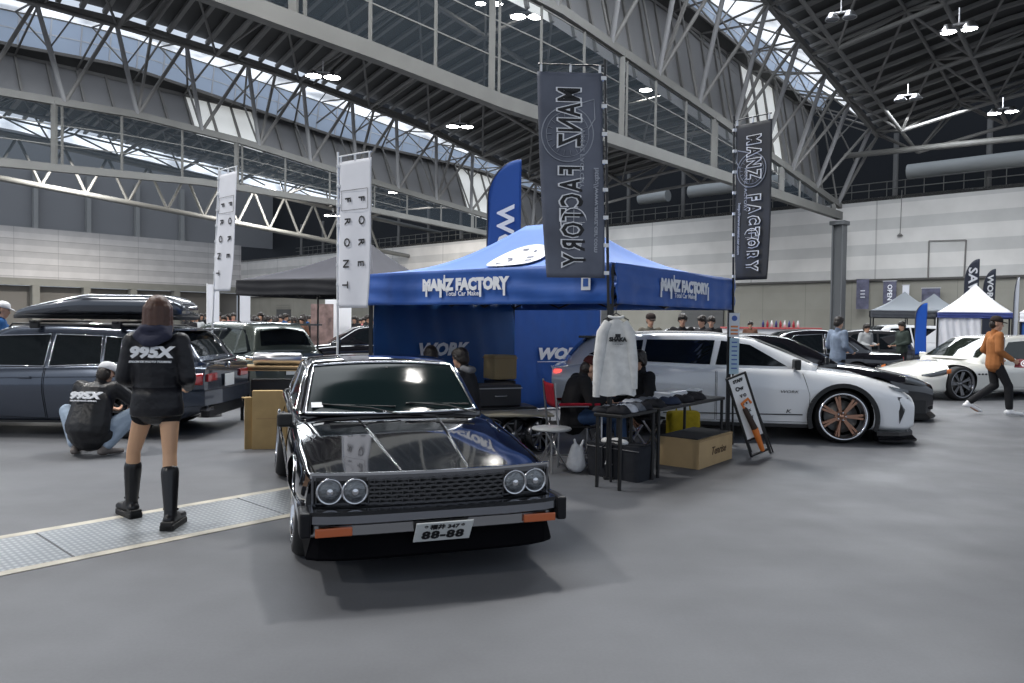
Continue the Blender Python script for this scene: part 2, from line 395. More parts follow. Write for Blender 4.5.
# line 3, beyond the left girder
A3c = extend(chord(L3, [(440, 262), (200, 216), (0, 178)]), L3, 110, .3)
m = MB(); T3 = [p + UP * 4.2 for p in A3c]
for ps in (A3c, T3, [p + d2 * 2 + UP * .3 for p in A3c]):
    for a, b in zip(ps, ps[1:]): m.tube([a, b], .28, 8)
s = 2
while s < 105:
    a = at_s(A3c, L3, s); m.tube([a, at_s(T3, L3, s + 2)], .15, 6); m.tube([at_s(T3, L3, s + 2), at_s(A3c, L3, s + 4)], .15, 6)
    m.tube([a, at_s(A3c, L3, s + 2) + d2 * 2 + UP * .3], .15, 6); s += 4
st('roof_truss_far_left', m, mat('pale_steel', (.2, .2, .19), rough=.5))
m = MB()
for s in range(2, 100, 6):
    a = at_s(T3, L3, s); b = at_s(T3, L3, s + 6)
    m.add([a + UP * .6, b + UP * .6, b + UP * 2.2 + d2 * 1.5, a + UP * 2.2 + d2 * 1.5], [(0, 1, 2, 3)])
st('window_skylight_far_left', m, skym)
# columns under line ends
def hcol(name, p, ztop, w=1.1):
    m = MB(); R = Matrix.Rotation(TH * -1, 3, 'Z')
    for sx in (-.5, .5): m.box(V((p.x, p.y, ztop / 2)) + (R @ V((sx * w * .8, 0, 0))), (.1 * w, w * .9, ztop), R)
    m.box((p.x, p.y, ztop / 2), (w * .8, .12, ztop), R); m.box((p.x, p.y, ztop + .1), (w * 1.2, w * 1.2, .3), R)
    st(name, m, mat('column_steel', (.12, .125, .13), rough=.5))
hcol('column_right', L1, A1c[0].z - .7, 1.0); hcol('column_middle', L2, A2c[0].z - .7)
# ceilings --------------------------------------------------------------
def bay(name, Ea, La, Eb, Lb, s0, s1, rise=0., flip=1, purl=1.3, trs=6.0, depth=2.4):
    """roof deck with purlins and a tubular space frame hung under it between two roof edges"""
    dk = MB(); pr = MB(); tr = MB()
    def pt(s, u, dz=0.):
        a = at_s(Ea, La, s); b = at_s(Eb, Lb, s + (Lb - La).dot(d1)) if Lb is not La else at_s(Eb, Lb, s)
        p = a.lerp(b, u); p.z += rise * 4 * u * (1 - u) + dz; return p
    n = 24
    ss = [s0 + (s1 - s0) * i / n for i in range(n + 1)]
    for i in range(n):
        for j in range(6):
            dk.add([pt(ss[i], j / 6, .6), pt(ss[i + 1], j / 6, .6), pt(ss[i + 1], (j + 1) / 6, .6), pt(ss[i], (j + 1) / 6, .6)], [(0, 1, 2, 3)])
    s = s0
    while s < s1:
        for j in range(4): pr.bar(pt(s, j / 4, .35), pt(s, (j + 1) / 4, .35), .28, .22)
        s += purl
    W = (pt(s0, 1) - pt(s0, 0)).length; nu = max(2, round(W / trs)); s = s0; r = .11
    while s < s1 - 1:
        s2 = min(s + trs, s1)
        for j in range(nu + 1):
            u = j / nu; tr.tube([pt(s, u, 0), pt(s2, u, 0)], r, 5)
            if j < nu:
                um = (j + .5) / nu; a = pt(s, u); b = pt(s, (j + 1) / nu); c = pt(s2, u); d = pt(s2, (j + 1) / nu); q = pt((s + s2) / 2, um, -depth)
                tr.tube([a, b], r, 5)
                for z in (a, b, c, d): tr.tube([z, q], r * .8, 5)
                if j < nu - 1: tr.tube([q, pt((s + s2) / 2, (j + 1.5) / nu, -depth)], r * 1.25, 5)
                if s + 2 * trs < s1: tr.tube([q, pt((s + s2) / 2 + trs, um, -depth)], r * 1.25, 5)
        s += trs
    st('ceiling_' + name, dk, deckm); st('ceiling_purlins_' + name, pr, mat('purlin_steel', (.20, .196, .19), rough=.7)); st('roof_truss_' + name, tr, ssteel)
E0c = [p - d2 * 40 for p in E1c]
bay('right', E1c, L1, E0c, L1 - d2 * 40, -4, 104, rise=2.5)
# middle bay: from line 1's far side to line 2's roof edge
E1b = [p + d2 * 5.5 for p in E1c]
bay('middle', E1b, L1, E2c, L2, -4, 90, rise=1.0)
E2b = [p + d2 * 6.5 for p in E2c]; E3b = [p + UP * 5.5 - d2 * 1 for p in A3c]
bay('left', E2b, L2, E3b, L3, 4, 80, rise=1.0)
# pale cross beams near the far end, right bay
m = MB(); a = P(845, 156, 60); b = P(1040, 136, 49); m.tube([a, b + (b - a)], .22, 8); st('beam_cross', m, gsteel)
# air ducts and railing on top of the far wall
duct = mat('duct_metal', (.42, .43, .42), rough=.45)
for nm, x0, x1, y0, yy1 in (('trim_duct_1', 908, 1100, 172, 155), ('trim_duct_2', 690, 790, 192, 184), ('trim_duct_3', 640, 668, 199, 196)):
    Wd = W0 + d1 * 2.5
    a = onplane(x0, y0, Wd, d1); b = onplane(x1, y0, Wd, d1); b.z = a.z; m = MB()
    m.tube([a, b], .62, 20); m.lathe([(.62, 0), (.5, 0), (.5, .4)], Matrix.Translation(a) @ frame(b - a).to_4x4(), 20); st(nm, m, duct)
m = MB(); q = 0
while q < 130:
    a = W0 - d2 * 40 + d2 * q + UP * HT; m.tube([a, a + UP * 1.2], .035, 4); q += 1.4
for hh in (.6, 1.2): a = W0 - d2 * 40 + UP * (HT + hh); m.tube([a, a + d2 * 130], .04, 4)
st('trim_railing', m, gsteel)
m = MB()
for q in range(-38, 100, 7):
    a = W0 + d2 * q + d1 * 4 + UP * HT; m.tube([a, a + UP * 6], .22, 8)
st('column_end_posts', m, ssteel)
# service door outline on the far wall
m = MB()
for x0, y0, x1, y1 in ((929, 241, 966, 240), (929, 241, 928, 278), (966, 240, 964, 278)):
    m.bar(onplane(x0, y0, W0 - d1 * .06, d1), onplane(x1, y1, W0 - d1 * .06, d1), .09, .09)
st('trim_panel_joint', m, mat('dark_joint2', (.2, .19, .18)))
m = MB(); a = onplane(902, 190, W0 - d1 * .1, d1); b = onplane(900, 236, W0 - d1 * .1, d1); m.tube([a, b], .03, 4); m.lathe([(0, .3), (.25, 0), (.0, 0)], Matrix.Translation(b), 12)
st('trim_conduit', m, mat('dark_joint2', (.2, .19, .18)))
# trench cover strip -----------------------------------------------------
ts = mat('trench_cover_metal', (.42, .44, .46), rough=.38, metal=.35, spec=.5)
nt = ts.node_tree; bs = nt.nodes['Principled BSDF']; tc = nt.nodes.new('ShaderNodeTexCoord')
mp = nt.nodes.new('ShaderNodeMapping'); mp.inputs['Rotation'].default_value = (0, 0, -(pi / 2 - TH)); nt.links.new(tc.outputs['Object'], mp.inputs['Vector'])
wv = nt.nodes.new('ShaderNodeTexWave'); wv.bands_direction = 'Y'; wv.inputs['Scale'].default_value = 5.2; wv.inputs['Distortion'].default_value = .4; nt.links.new(mp.outputs['Vector'], wv.inputs['Vector'])
wv2 = nt.nodes.new('ShaderNodeTexWave'); wv2.bands_direction = 'X'; wv2.inputs['Scale'].default_value = 8; wv2.inputs['Distortion'].default_value = .3; nt.links.new(mp.outputs['Vector'], wv2.inputs['Vector'])
mm = nt.nodes.new('ShaderNodeMath'); mm.operation = 'MULTIPLY'; nt.links.new(wv.outputs['Fac'], mm.inputs[0]); nt.links.new(wv2.outputs['Fac'], mm.inputs[1])
cr = nt.nodes.new('ShaderNodeValToRGB'); cr.color_ramp.elements[0].color = (.20, .215, .23, 1); cr.color_ramp.elements[1].color = (.38, .40, .42, 1); nt.links.new(mm.outputs[0], cr.inputs[0])
nt.links.new(cr.outputs['Color'], bs.inputs['Base Color'])
e0, e1 = G(0, 540), G(293, 488.5); f0, f1 = G(0, 572), G(293, 513.5)
sd = ((e1 - e0).normalized() + (f1 - f0).normalized()).normalized(); sn = V((-sd.y, sd.x, 0)); wid = (e0 - f0).dot(sn)
wid = ((e0 - f0).dot(sn) + (e1 - f1).dot(sn)) / 2; cen = (e0 + e1 + f0 + f1) / 4
m = MB(); R = Matrix((sd, sn, UP)).transposed()
for q in range(-6, 3):
    m.box(cen + sd * (q * 1.5), (1.485, wid, .012), R, ch=.003)
st('floor_trench_cover', m, ts)
for i, sg in enumerate((1, -1)):
    st('trim_%d' % (3 + i), MB().box(cen + sn * sg * (wid / 2 + .045) + sd * -2.9, (13.5, .085, .01), R), mat('strip_edge', (.42, .39, .33), rough=.6, noise=.25, nscale=5))
# lamps ----------------------------------------------------------------
lampe = mat('lamp_emitter', (1, .98, .93), emit=40); lampoff = mat('lamp_off', (.12, .125, .14), rough=.4)
def lamp(px, py, Y, on=True, lab='', w=.5, pw=900, drop=.4, sp=.52):
    p = P(px, py, Y)
    t = thing('ceiling_lamp', lab, 'ceiling lamp', p, -atan((px - 512) / F), 'ceiling lamps')
    for sx in (-sp, sp):
        h = MB(); h.lathe([(0, .3), (.15, .3), (.2, .2), (w, .06), (w, 0), (w * .92, 0)], Matrix.Translation((sx, 0, 0)), 16); h.build('lamp_housing', steel, t)
        e = MB(); e.lathe([(0, .03), (w * .92, .02)], Matrix.Translation((sx, 0, 0)), 16); e.build('lamp_lens', lampe if on else lampoff, t)
    MB().tube([(-sp, 0, .28), (sp, 0, .28)], .05, 6).tube([(0, 0, .28), (0, 0, .5 + drop)], .04, 6).build('lamp_hanger', steel, t)
    if on and pw:
        l = bpy.data.lights.new('high_bay_light', 'SPOT'); l.energy = pw; l.shadow_soft_size = .6; l.spot_size = radians(150); l.spot_blend = .6; l.color = (1, .97, .92)
        lo = bpy.data.objects.new('high_bay_light', l); C.objects.link(lo); lo.location = p - UP * .15
    return t
lamp(323, 77, 44, lab='lit ceiling lamp pair left of the long pale girder, upper one', pw=1500)
lamp(460, 127, 56, lab='lit ceiling lamp pair above the blue feather flag, lower one', pw=1500)
lamp(527, 17, 45, lab='brightest lit ceiling lamp pair behind the glass screen at the top', pw=1500)
lamp(653, 90, 55, lab='lit ceiling lamp pair behind the glass screen right of the hanging banner', pw=1500)
lamp(959, 31, 30, lab='large lit twin ceiling lamp under the right roof, upper pair', w=.30, pw=1500, sp=.36)
lamp(1003, 113, 44, lab='lit twin ceiling lamp under the right roof, lower pair', pw=1500, w=.36, sp=.42)
lamp(841, 19, 34, False, 'unlit twin ceiling lamp left of the upper lit pair', w=.30, sp=.36)
lamp(908, 100, 44, False, 'unlit twin ceiling lamp lower under the right roof', w=.34, sp=.40)
lamp(489, 4, 47, lab='small lit ceiling lamp at the top edge behind the glass screen', pw=0, w=.35)
lamp(398, 193, 76, lab='small lit ceiling lamp low in the left bay above the tall white flag', pw=0, w=.5)
lamp(333, 216, 84, lab='small lit ceiling lamp low beside the white flag pole', pw=0, w=.5)
# daylight: world seen through the open end behind the camera, and skylight strips
wd = bpy.data.worlds.new('world'); S.world = wd; wd.use_nodes = True
bg = wd.node_tree.nodes['Background']; bg.inputs[0].default_value = (.62, .70, .82, 1); bg.inputs[1].default_value = 1.0
def area(name, p, sx, sy, e, col=(.9, .95, 1), rz=0., tilt=None):
    l = bpy.data.lights.new(name, 'AREA'); l.shape = 'RECTANGLE'; l.size = sx; l.size_y = sy; l.energy = e; l.color = col
    o = bpy.data.objects.new(name, l); C.objects.link(o); o.location = p; o.rotation_euler = (0, 0, rz)
    if tilt: o.rotation_euler = tilt
    return o
for L, E, nm in ((L1, E1c, 'skylight_right'), (L2, E2c, 'skylight_left')):
    for s in (14, 34, 54):
        p = at_s(E, L, s) - UP * 3.0 - d2 * 5; area(nm, p, 18, 4, 3600, rz=pi / 2 - TH)
for L, s, z in ((L1 - d2 * 14, 50, 19), (L1 + d2 * 14, 62, 18), (L1 - d2 * 8, 66, 18), (L1 - d2 * 20, 84, 18), (L1 + d2 * 2, 88, 18), (L3 - d2 * 4, 20, 17), (L3 - d2 * 4, 40, 17), (L3 - d2 * 4, 62, 17), (L2 + d2 * 16, 10, 15), (K0 - d2 * 16 + UP * 0, 30, 15.5), (K0 - d2 * 16, 58, 15.5)):
    p = L - d1 * s; area('added_fill_light', V((p.x, p.y, z)), 1.6, 1.6, 2600 if z > 17.5 else 4500, (1, .97, .92))  # added area lights without fixtures: fill for the hall and the left wall
S.view_settings.view_transform = 'Standard'; S.view_settings.look = 'None'; S.view_settings.gamma = 1; S.view_settings.use_curve_mapping = False
S.view_settings.exposure = 0.03
S.cycles.use_denoising = True; S.cycles.max_bounces = 5; S.cycles.diffuse_bounces = 3; S.cycles.glossy_bounces = 3; S.cycles.transparent_max_bounces = 10
S.cycles.caustics_reflective = False; S.cycles.caustics_refractive = False; S.cycles.sample_clamp_indirect = 4
# ================================================================ CARS
def prof(pts, r=.06):
    def raw(x):
        if x <= pts[0][0]: return pts[0][1]
        for (a, va), (b, vb) in zip(pts, pts[1:]):
            if x <= b: return va + (vb - va) * (x - a) / (b - a) if b > a else vb
        return pts[-1][1]
    if r <= 0: return raw
    return lambda x: sum(raw(x + r * k / 3) * w for k, w in ((-3, 1), (-2, 2), (-1, 3), (0, 4), (1, 3), (2, 2), (3, 1))) / 16
def fillet(keys, k=4):
    """keys: (y, z, r) -> points with rounded corners, constant count"""
    out = [V((keys[0][0], keys[0][1]))]
    for i in range(1, len(keys) - 1):
        p = V(keys[i][:2]); a = V(keys[i - 1][:2]); b = V(keys[i + 1][:2]); r = keys[i][2]
        la, lb = (a - p).length, (b - p).length; ra = min(r, la * .48); rb = min(r, lb * .48)
        s = p + (a - p) * (ra / la if la > 1e-6 else 0); e = p + (b - p) * (rb / lb if lb > 1e-6 else 0)
        for j in range(k):
            t = j / (k - 1); out.append(s * (1 - t) ** 2 + p * 2 * t * (1 - t) + e * t * t)
    out.append(V(keys[-1][:2])); return out
class Car:
    """local frame: x forward, y left, z up, origin on the ground amid the axles"""
    def __init__(s, name, label, paintm, **q):
        s.__dict__.update(dict(r_sh=.05, tumble=.42, crown=.05, bulf=.12, bulr=.1, glass=darkglass, cat='car', group=None, hoodcrown=.03, zmf=.5, arch=None, wl=.2, det=1, noses=None, belt_r=.05, roofr=.09))
        s.__dict__.update(q); s.paint = paintm
        s.root = thing(name, label, s.cat, s.loc, s.rz, s.group)
        s.fzb = prof(s.zb, .03); s.fws = prof(s.ws, .05); s.fwm = prof(s.wm, .07); s.fzs = prof(s.zs, .08); s.fzt = prof(s.zt, .06); s.fwh = prof(s.wsh, .07)
        s.x0, s.x1 = s.zb[0][0], s.zb[-1][0]
        s.body()
        if getattr(s, 'roof', None): s.house()
    def sec(s, x):
        zb, ws, wm, zs, zt, wh = s.fzb(x), s.fws(x), s.fwm(x), s.fzs(x), s.fzt(x), s.fwh(x)
        zm = zb + (zs - zb) * s.zmf
        return fillet([(0, zb, 0), (ws - .08, zb, .04), (ws, zb + .06, .03), (wm, zm, .12), (wm - .012, zs - .13 * (zs - zb) / .6, .06), (wh, zs, s.r_sh), (wh * .72, zs + (zt - zs) * .62, .08), (wh * .36, zt - .006, .1), (0, zt, 0)])
    def side(s, x, z):
        p = s.sec(x); best = s.fwm(x)
        for a, b in zip(p, p[1:]):
            if (a.y - z) * (b.y - z) <= 0 and abs(a.y - b.y) > 1e-6 and max(a.x, b.x) > s.fwm(x) * .6:
                best = a.x + (b.x - a.x) * (z - a.y) / (b.y - a.y)
        return best
    def top(s, x, y):
        p = s.sec(x)[::-1]; y = abs(y)
        for a, b in zip(p, p[1:]):
            if a.x <= y <= b.x: return a.y + (b.y - a.y) * (y - a.x) / (b.x - a.x + 1e-9)
        return s.fzs(x)
    def dfm(s, v):
        if s.noses:
            return V(s.noses(v.x, v.y, v.z))
        return v
    def body(s):
        L = s.x1 - s.x0; n = int(L / .07) if s.det else int(L / .16)
        xs = [s.x0, s.x0 + .012, s.x0 + .035] + [s.x0 + .07 + (L - .14) * i / n for i in range(n + 1)] + [s.x1 - .035, s.x1 - .012, s.x1]
        vs = []; N = None
        for x in xs:
            half = s.sec(x); ring = [V((x, p.x, p.y)) for p in half] + [V((x, -p.x, p.y)) for p in half[1:-1]][::-1]
            N = len(ring); vs += [s.dfm(v) for v in ring]
        fs = [(i * N + k, (i + 1) * N + k, (i + 1) * N + (k + 1) % N, i * N + (k + 1) % N) for i in range(len(xs) - 1) for k in range(N)]
        fs += [tuple(range(N)), tuple(range((len(xs) - 1) * N, len(xs) * N))[::-1]]
        m = MB(); m.add(vs, fs, 0, True); o = m.build('body', [s.paint, well], s.root)
        cuts = []
        for ax, ar, az in s.arches:
            for sy in (1, -1):
                c = MB(); M = Matrix.Translation((ax, sy * (s.fwm(ax) - .13), az)) @ Matrix.Rotation(-sy * pi / 2, 4, 'X')
                c.lathe([(0, -.17), (ar, -.17), (ar, .4), (0, .4)], M, 36, 0, False)
                cu = c.build('cut', [well, well], s.root); cu.data.materials[0] = well; cuts.append(cu)
                b = o.modifiers.new('b', 'BOOLEAN'); b.object = cu; b.operation = 'DIFFERENCE'; b.solver = 'EXACT'
                try: b.material_mode = 'TRANSFER'
                except Exception: pass
        bpy.context.view_layer.update()
        bake(o)
        for c in cuts: bpy.data.objects.remove(c)
        ws_ = o.data; bm = bmesh.new(); bm.from_mesh(ws_)
        for e in bm.edges:
            if len(e.link_faces) == 2 and e.calc_face_angle(0) > .62: e.smooth = False
        bm.to_mesh(ws_); bm.free(); s.bodyo = o
    # greenhouse
    def hsec(s, x):
        zt = s.frt(x); zb = s.fbelt(x); yb = s.fyb(x); h = max(zt - zb, .004); yt = max(yb - s.tumble * h, .1); c = s.crown * min(1, h / .2)
        ks = [(0, zb - .12, 0), (yb, zb - .12, .0), (yb, zb, .02), (yt, zt, s.roofr)] + [(yt * f, zt + c * (1 - f * f), .05) for f in (.8, .5, .25)] + [(0, zt + c, 0)]
        return ks
    def shx(s, x, y):
        t = (x - s.hx0) / (s.hx1 - s.hx0); b = -s.bulr * (1 - t) ** 2 + s.bulf * t ** 2
        return x - b * (y / max(s.fyb(x), .3)) ** 2
    def house(s):
        s.frt = prof(s.roof, .1); s.fbelt = prof(s.belt, s.belt_r); s.fyb = prof(s.yb, .08); s.hx0, s.hx1 = s.roof[0][0], s.roof[-1][0]
        n = 46 if s.det else 22; vs = []; N = 0
        xs = [s.hx0 + (s.hx1 - s.hx0) * i / n for i in range(n + 1)]
        for x in xs:
            h = fillet(s.hsec(x)); ring = [V((s.shx(x, p.x), p.x, p.y)) for p in h] + [V((s.shx(x, p.x), -p.x, p.y)) for p in h[1:-1]][::-1]; N = len(ring); vs += ring
        fs = [(i * N + k, (i + 1) * N + k, (i + 1) * N + (k + 1) % N, i * N + (k + 1) % N) for i in range(n) for k in range(N)] + [tuple(range(N)), tuple(range(n * N, (n + 1) * N))[::-1]]
        m = MB(); m.add(vs, fs, 0, True); s.cabin = m.build('roof', s.__dict__.get('roofpaint', s.paint), s.root)
    def rtop(s, x, f, e=.006):
        """point on the top skin, f in -1..1 across"""
        zt = s.frt(x); zb = s.fbelt(x); yb = s.fyb(x); h = max(zt - zb, .004); yt = max(yb - s.tumble * h, .1); c = s.crown * min(1, h / .2)
        sl = (s.frt(x + .02) - s.frt(x - .02)) / .04; n = V((-sl, 0, 1)).normalized(); y = yt * f
        return V((s.shx(x, y), y, zt + c * (1 - f * f))) + n * e
    def pane(s, name, xa, xb, fa, fb, m=None, trim=None, tr=.01, e=.006, nu=14, nv=14):
        g = MB(); g.grid(lambda u, v: s.rtop(xa + (xb - xa) * u, (v * 2 - 1) * (fa + (fb - fa) * u), e), nu, nv); o = g.build(name, m or s.glass, s.root)
        if trim:
            t = MB(); E = e + .004
            path = [s.rtop(xa + (xb - xa) * u / 10, -(fa + (fb - fa) * u / 10), E) for u in range(11)] + [s.rtop(xb, -fb + 2 * fb * u / 10, E) for u in range(1, 11)] \
                + [s.rtop(xb + (xa - xb) * u / 10, (fb + (fa - fb) * u / 10), E) for u in range(1, 11)] + [s.rtop(xa, fa - 2 * fa * u / 10, E) for u in range(1, 11)]
            t.tube(path, tr, 6); t.build('window_trim', trim, s.root)
        return o
    def sp(s, x, z, sy, e=.006):
        zb = s.fbelt(x); y = s.fyb(x) - s.tumble * max(z - zb, 0) + e
        return V((s.shx(x, y), sy * y, z))
    def sidepane(s, out, sides=(1, -1), m=None, trim=None, tr=.008, e=.006, name='side_window'):
        for sy in sides:
            pts = []
            for (xa, za), (xb, zb) in zip(out, out[1:] + out[:1]):
                for k in range(4): pts.append(s.sp(xa + (xb - xa) * k / 4, za + (zb - za) * k / 4, sy, e))
            g = MB(); f = list(range(len(pts))); g.add(pts, [f if sy < 0 else f[::-1]]); g.build(name, m or s.glass, s.root)
            if trim:
                q = [s.sp(p[0], p[1], sy, e + .003) for p in out]; g = MB(); g.tube(pts + pts[:1], tr, 5); g.build('window_trim', trim, s.root)
    def strip(s, pts, w=.006, sides=(1, -1), m=None, name='door_gap', e=.002, d=.004):
        """thin line following the body side through (x, z) points"""
        for sy in sides:
            q = []
            for (xa, za), (xb, zb) in zip(pts, pts[1:]):
                k = max(1, int((abs(xb - xa) + abs(zb - za)) / .06))
                for j in range(k): t = j / k; x, z = xa + (xb - xa) * t, za + (zb - za) * t; q.append(s.dfm(V((x, sy * (s.side(x, z) + e), z))))
            x, z = pts[-1]; q.append(s.dfm(V((x, sy * (s.side(x, z) + e), z))))
            g = MB()
            for a, b in zip(q, q[1:]): g.bar(a, b, w, d)
            g.build(name, m or well, s.root)
    def handle(s, x, z, sides=(1, -1), m=chrome, w=.16):
        for sy in sides: MB().box((x, sy * (s.side(x, z) + .012), z), (w, .03, .03), ch=.01).build('door_handle', m, s.root)
    def mirror(s, x, z, m, out=.16, sides=(1, -1), w=.12, h=.12, y=None):
        for sy in sides:
            yy = (y or s.fyb(x)); g = MB(); g.cap((x, sy * (yy - .03), z - .03), (x + .01, sy * (yy + out * .6), z), .02, .025)
            g.box((x + .01, sy * (yy + out), z + .02), (.08, w * 1.5, h), ch=.03); o = g.build('door_mirror', m, s.root)
    def wheel(s, ax, sy, R, rim, style='spoke', n=10, col=None, w=None, y=None, camber=0., tyre=rubber, steer=0., lip=None, zc=None):
        w = w or s.wl; y = (y if y is not None else s.fwm(ax) - w / 2 - .01); col = col or steel
        M = Matrix.Translation((ax, sy * y, zc or R)) @ Matrix.Rotation(steer, 4, 'Z') @ Matrix.Rotation(-sy * pi / 2 + sy * camber, 4, 'X')   # local z points outboard
        t = MB(); h = w / 2
        t.lathe([(rim - .01, -h), (R - .03, -h), (R - .005, -h + .03), (R, -h + .06), (R, h - .06), (R - .006, h - .03), (R - .03, h - .004), (rim + .02, h), (rim, h - .008), (rim - .012, h - .03)], M, 44)
        o = t.build('wheel', tyre, s.root)
        g = MB(); lipm = 1 if lip else 0; d = .55 if style == 'dish' else .35
        g.lathe([(rim + .012, h + .001), (rim + .004, h + .008), (rim - .012, h - .0), (rim - .022, h - .03), (rim - .03, h * (1 - 2 * d) + .02), (rim - .05, h * (1 - 2 * d)), (rim - .055, -h + .02), (rim - .05, -h)], M, 44, lipm)
        g.lathe([(rim - .05, -h * .2), (0, -h * .2)], M, 32, 2)
        g.lathe([(0, h * .62), (.028, h * .62), (.034, h * .5), (.07, h * .42), (.085, h * .1)], M, 20, 0)
        for k in range(n):
            a = 2 * pi * k / n; zi, zo = h * .35, h * (1 - 2 * d) + .03 if style == 'dish' else h * .55
            pr = [0] if style != 'twin' else [-.09, .09]
            for da in pr:
                p0 = M @ V((cos(a + da * .5) * .05, sin(a + da * .5) * .05, zi)); p1 = M @ V((cos(a + da) * (rim - .03), sin(a + da) * (rim - .03), zo))
                g.bar(p0, p1, .022 if n > 7 or style == 'twin' else .05, .03, 0)
        for k in range(5):
            a = 2 * pi * k / 5; g.lathe([(.012, 0), (.012, .012), (0, .012)], M @ Matrix.Translation((cos(a) * .05, sin(a) * .05, h * .46)), 8, 1 if lip else 0)
        q = g.build('rim', [col, lip or col, well], o); q.matrix_parent_inverse = Matrix()
        b = MB(); b.lathe([(.06, h * .05), (rim * .72, h * .05), (rim * .72, -.0)], M, 32); b.build('brake_disc', mat('disc_iron', (.11, .105, .1), rough=.4, metal=.7), o)
        return o
    def plate(s, M, w=.33, h=.165, l1='', l2='', m=None, i=ink):
        g = MB(); g.box((0, 0, 0), (w, h, .008), ch=.003); g.v = [tuple(M @ V(v)) for v in g.v]; o = g.build('number_plate', m or mat('plate_white', (.72, .74, .73), rough=.35), s.root)
        if l1: text(l1, h * .27, M @ Matrix.Translation((0, h * .27, .006)), i, o, 'lettering', bold=.0015)
        if l2: text(l2, h * .56, M @ Matrix.Translation((0, -h * .16, .006)), i, o, 'lettering', bold=.004, sx=1.05, space=1.1)
        return o
def heading(a, b):
    """angle of the vector a->b"""
    d = b - a; return math.atan2(d.y, d.x)
# ---------------------------------------------------------------- hero: black two-door coupe
fw, rw = G(307, 551), G(284.5, 475.5)
hv = (fw - rw).normalized(); hv = Matrix.Rotation(-.024, 3, 'Z') @ hv; rzS = math.atan2(hv.y, hv.x)
side_out = V((-hv.y, hv.x, 0)); side_out = side_out if side_out.x > 0 else -side_out    # from the near (picture-left) side to the other
midS = rw + hv * 1.3075 + side_out * .745
blk = paint('black_paint', (.004, .004, .006), rough=.07)
def nose(x, y, z):
    if x > 1.75: x -= (x - 1.75) / .33 * .10 * (abs(y) / .78) ** 2.2
    if x > 1.9: x += (z - .6) * .06 * (x - 1.9) / .18
    return (x, y, z)
sk = Car('black_coupe', 'glossy black old two-door coupe with four round headlamps, nose toward us', blk, loc=midS, rz=rzS, noses=nose,
    zb=[(-2.34, .34), (-2.0, .24), (-1.7, .17), (1.5, .17), (1.9, .2), (2.08, .26)], ws=[(-2.34, .66), (-2.1, .74), (1.9, .74), (2.08, .70)],
    wm=[(-2.34, .70), (-2.15, .785), (-1.3, .805), (0, .80), (1.3, .805), (1.85, .775), (2.08, .74)], zs=[(-2.34, .77), (-1.5, .83), (-.4, .815), (.7, .77), (2.08, .638)],
    zt=[(-2.34, .80), (-1.5, .865), (-.4, .85), (.65, .815), (1.2, .765), (2.08, .652)], wsh=[(-2.34, .66), (-2.15, .735), (-1.3, .76), (1.3, .755), (1.9, .725), (2.08, .705)],
    r_sh=.03, zmf=.62, arches=[(1.3075, .345, .30), (-1.3075, .335, .29)],
    roof=[(-1.72, .85), (-.98, 1.155), (-.6, 1.195), (-.2, 1.195), (.08, 1.165), (.72, .80)], belt=[(-1.72, .84), (-.5, .83), (.72, .79)], yb=[(-1.72, .69), (-1.2, .725), (.2, .735), (.72, .715)],
    tumble=.36, crown=.035, bulf=.20, bulr=.12, glass=glassg, roofr=.05)
s = sk; R0 = sk.root
s.pane('windscreen', .70, .115, .93, .92, trim=chrome, tr=.011)
s.pane('rear_window', -1.62, -1.05, .86, .86, m=darkglass, trim=chrome)
s.sidepane([(.50, .83), (.06, 1.125), (-.42, 1.15), (-.42, .86)], trim=chrome)
s.sidepane([(-.47, .86), (-.47, 1.15), (-.72, 1.145), (-1.12, .90)], trim=chrome)
s.strip([(.55, .78), (.55, .28), (-.55, .26), (-.55, .82)]); s.strip([(-2.2, .5), (1.9, .47)], w=.022, m=chrome, name='side_moulding', d=.012, e=.005)
s.strip([(1.2, .735), (.62, .775)], w=.006)
s.handle(-.35, .72); s.strip([(.9, .2), (-.9, .2)], w=.03, m=chrome, name='sill_trim', e=.003)
for ax in (1.3075, -1.3075):
    for sy in (1, -1):
        q = []
        for k in range(19):
            a = pi * (k / 18) ; x = ax + cos(a) * .352; z = .30 + sin(a) * .352; q.append(s.dfm(V((x, sy * (s.side(x, z) + .004), z))))
        MB().tube(q, .008, 6).build('arch_trim', chrome, R0)
for sy in (1, -1):
    s.wheel(1.3075, sy, .30, .215, 'dish', 8, col=blackgl, lip=chrome, w=.2, y=.675, camber=radians(3)); s.wheel(-1.3075, sy, .30, .215, 'dish', 8, col=blackgl, lip=chrome, w=.23, y=.70, camber=radians(4))
# hood lines, vents, badge
hl = MB()
for sy in (1, -1):
    q = [V((x, sy * (.20 + .10 * (2.02 - x) / 1.3), s.top(x, .2) + .004)) for x in [2.02 - i * .13 for i in range(11)]]; hl.tube(q, [.004 + .006 * math.sin(pi * i / 10) for i in range(11)], 6)
    hl.build('bonnet_crease', blk, R0); hl = MB()
    for i in range(3): MB().box((.86 + i * .035, sy * .38, s.top(.9, .38) + .004), (.012, .26, .006)).build('bonnet_vent', blackpl, R0)
for sy in (1, -1):
    q = [V((x, sy * (s.fwh(x) - .035), s.top(x, s.fwh(x) - .035) + .0015)) for x in [2.0 - i * .13 for i in range(10)]]
    g = MB()
    for a, b in zip(q, q[1:]): g.bar(a, b, .006, .004)
    g.build('bonnet_gap', well, R0)
g = MB()
q = [V((.74, y * .1, s.top(.74, y * .1) + .002)) for y in range(-6, 7)]
for a, b in zip(q, q[1:]): g.bar(a, b, .03, .004)
g.build('bonnet_gap', well, R0)
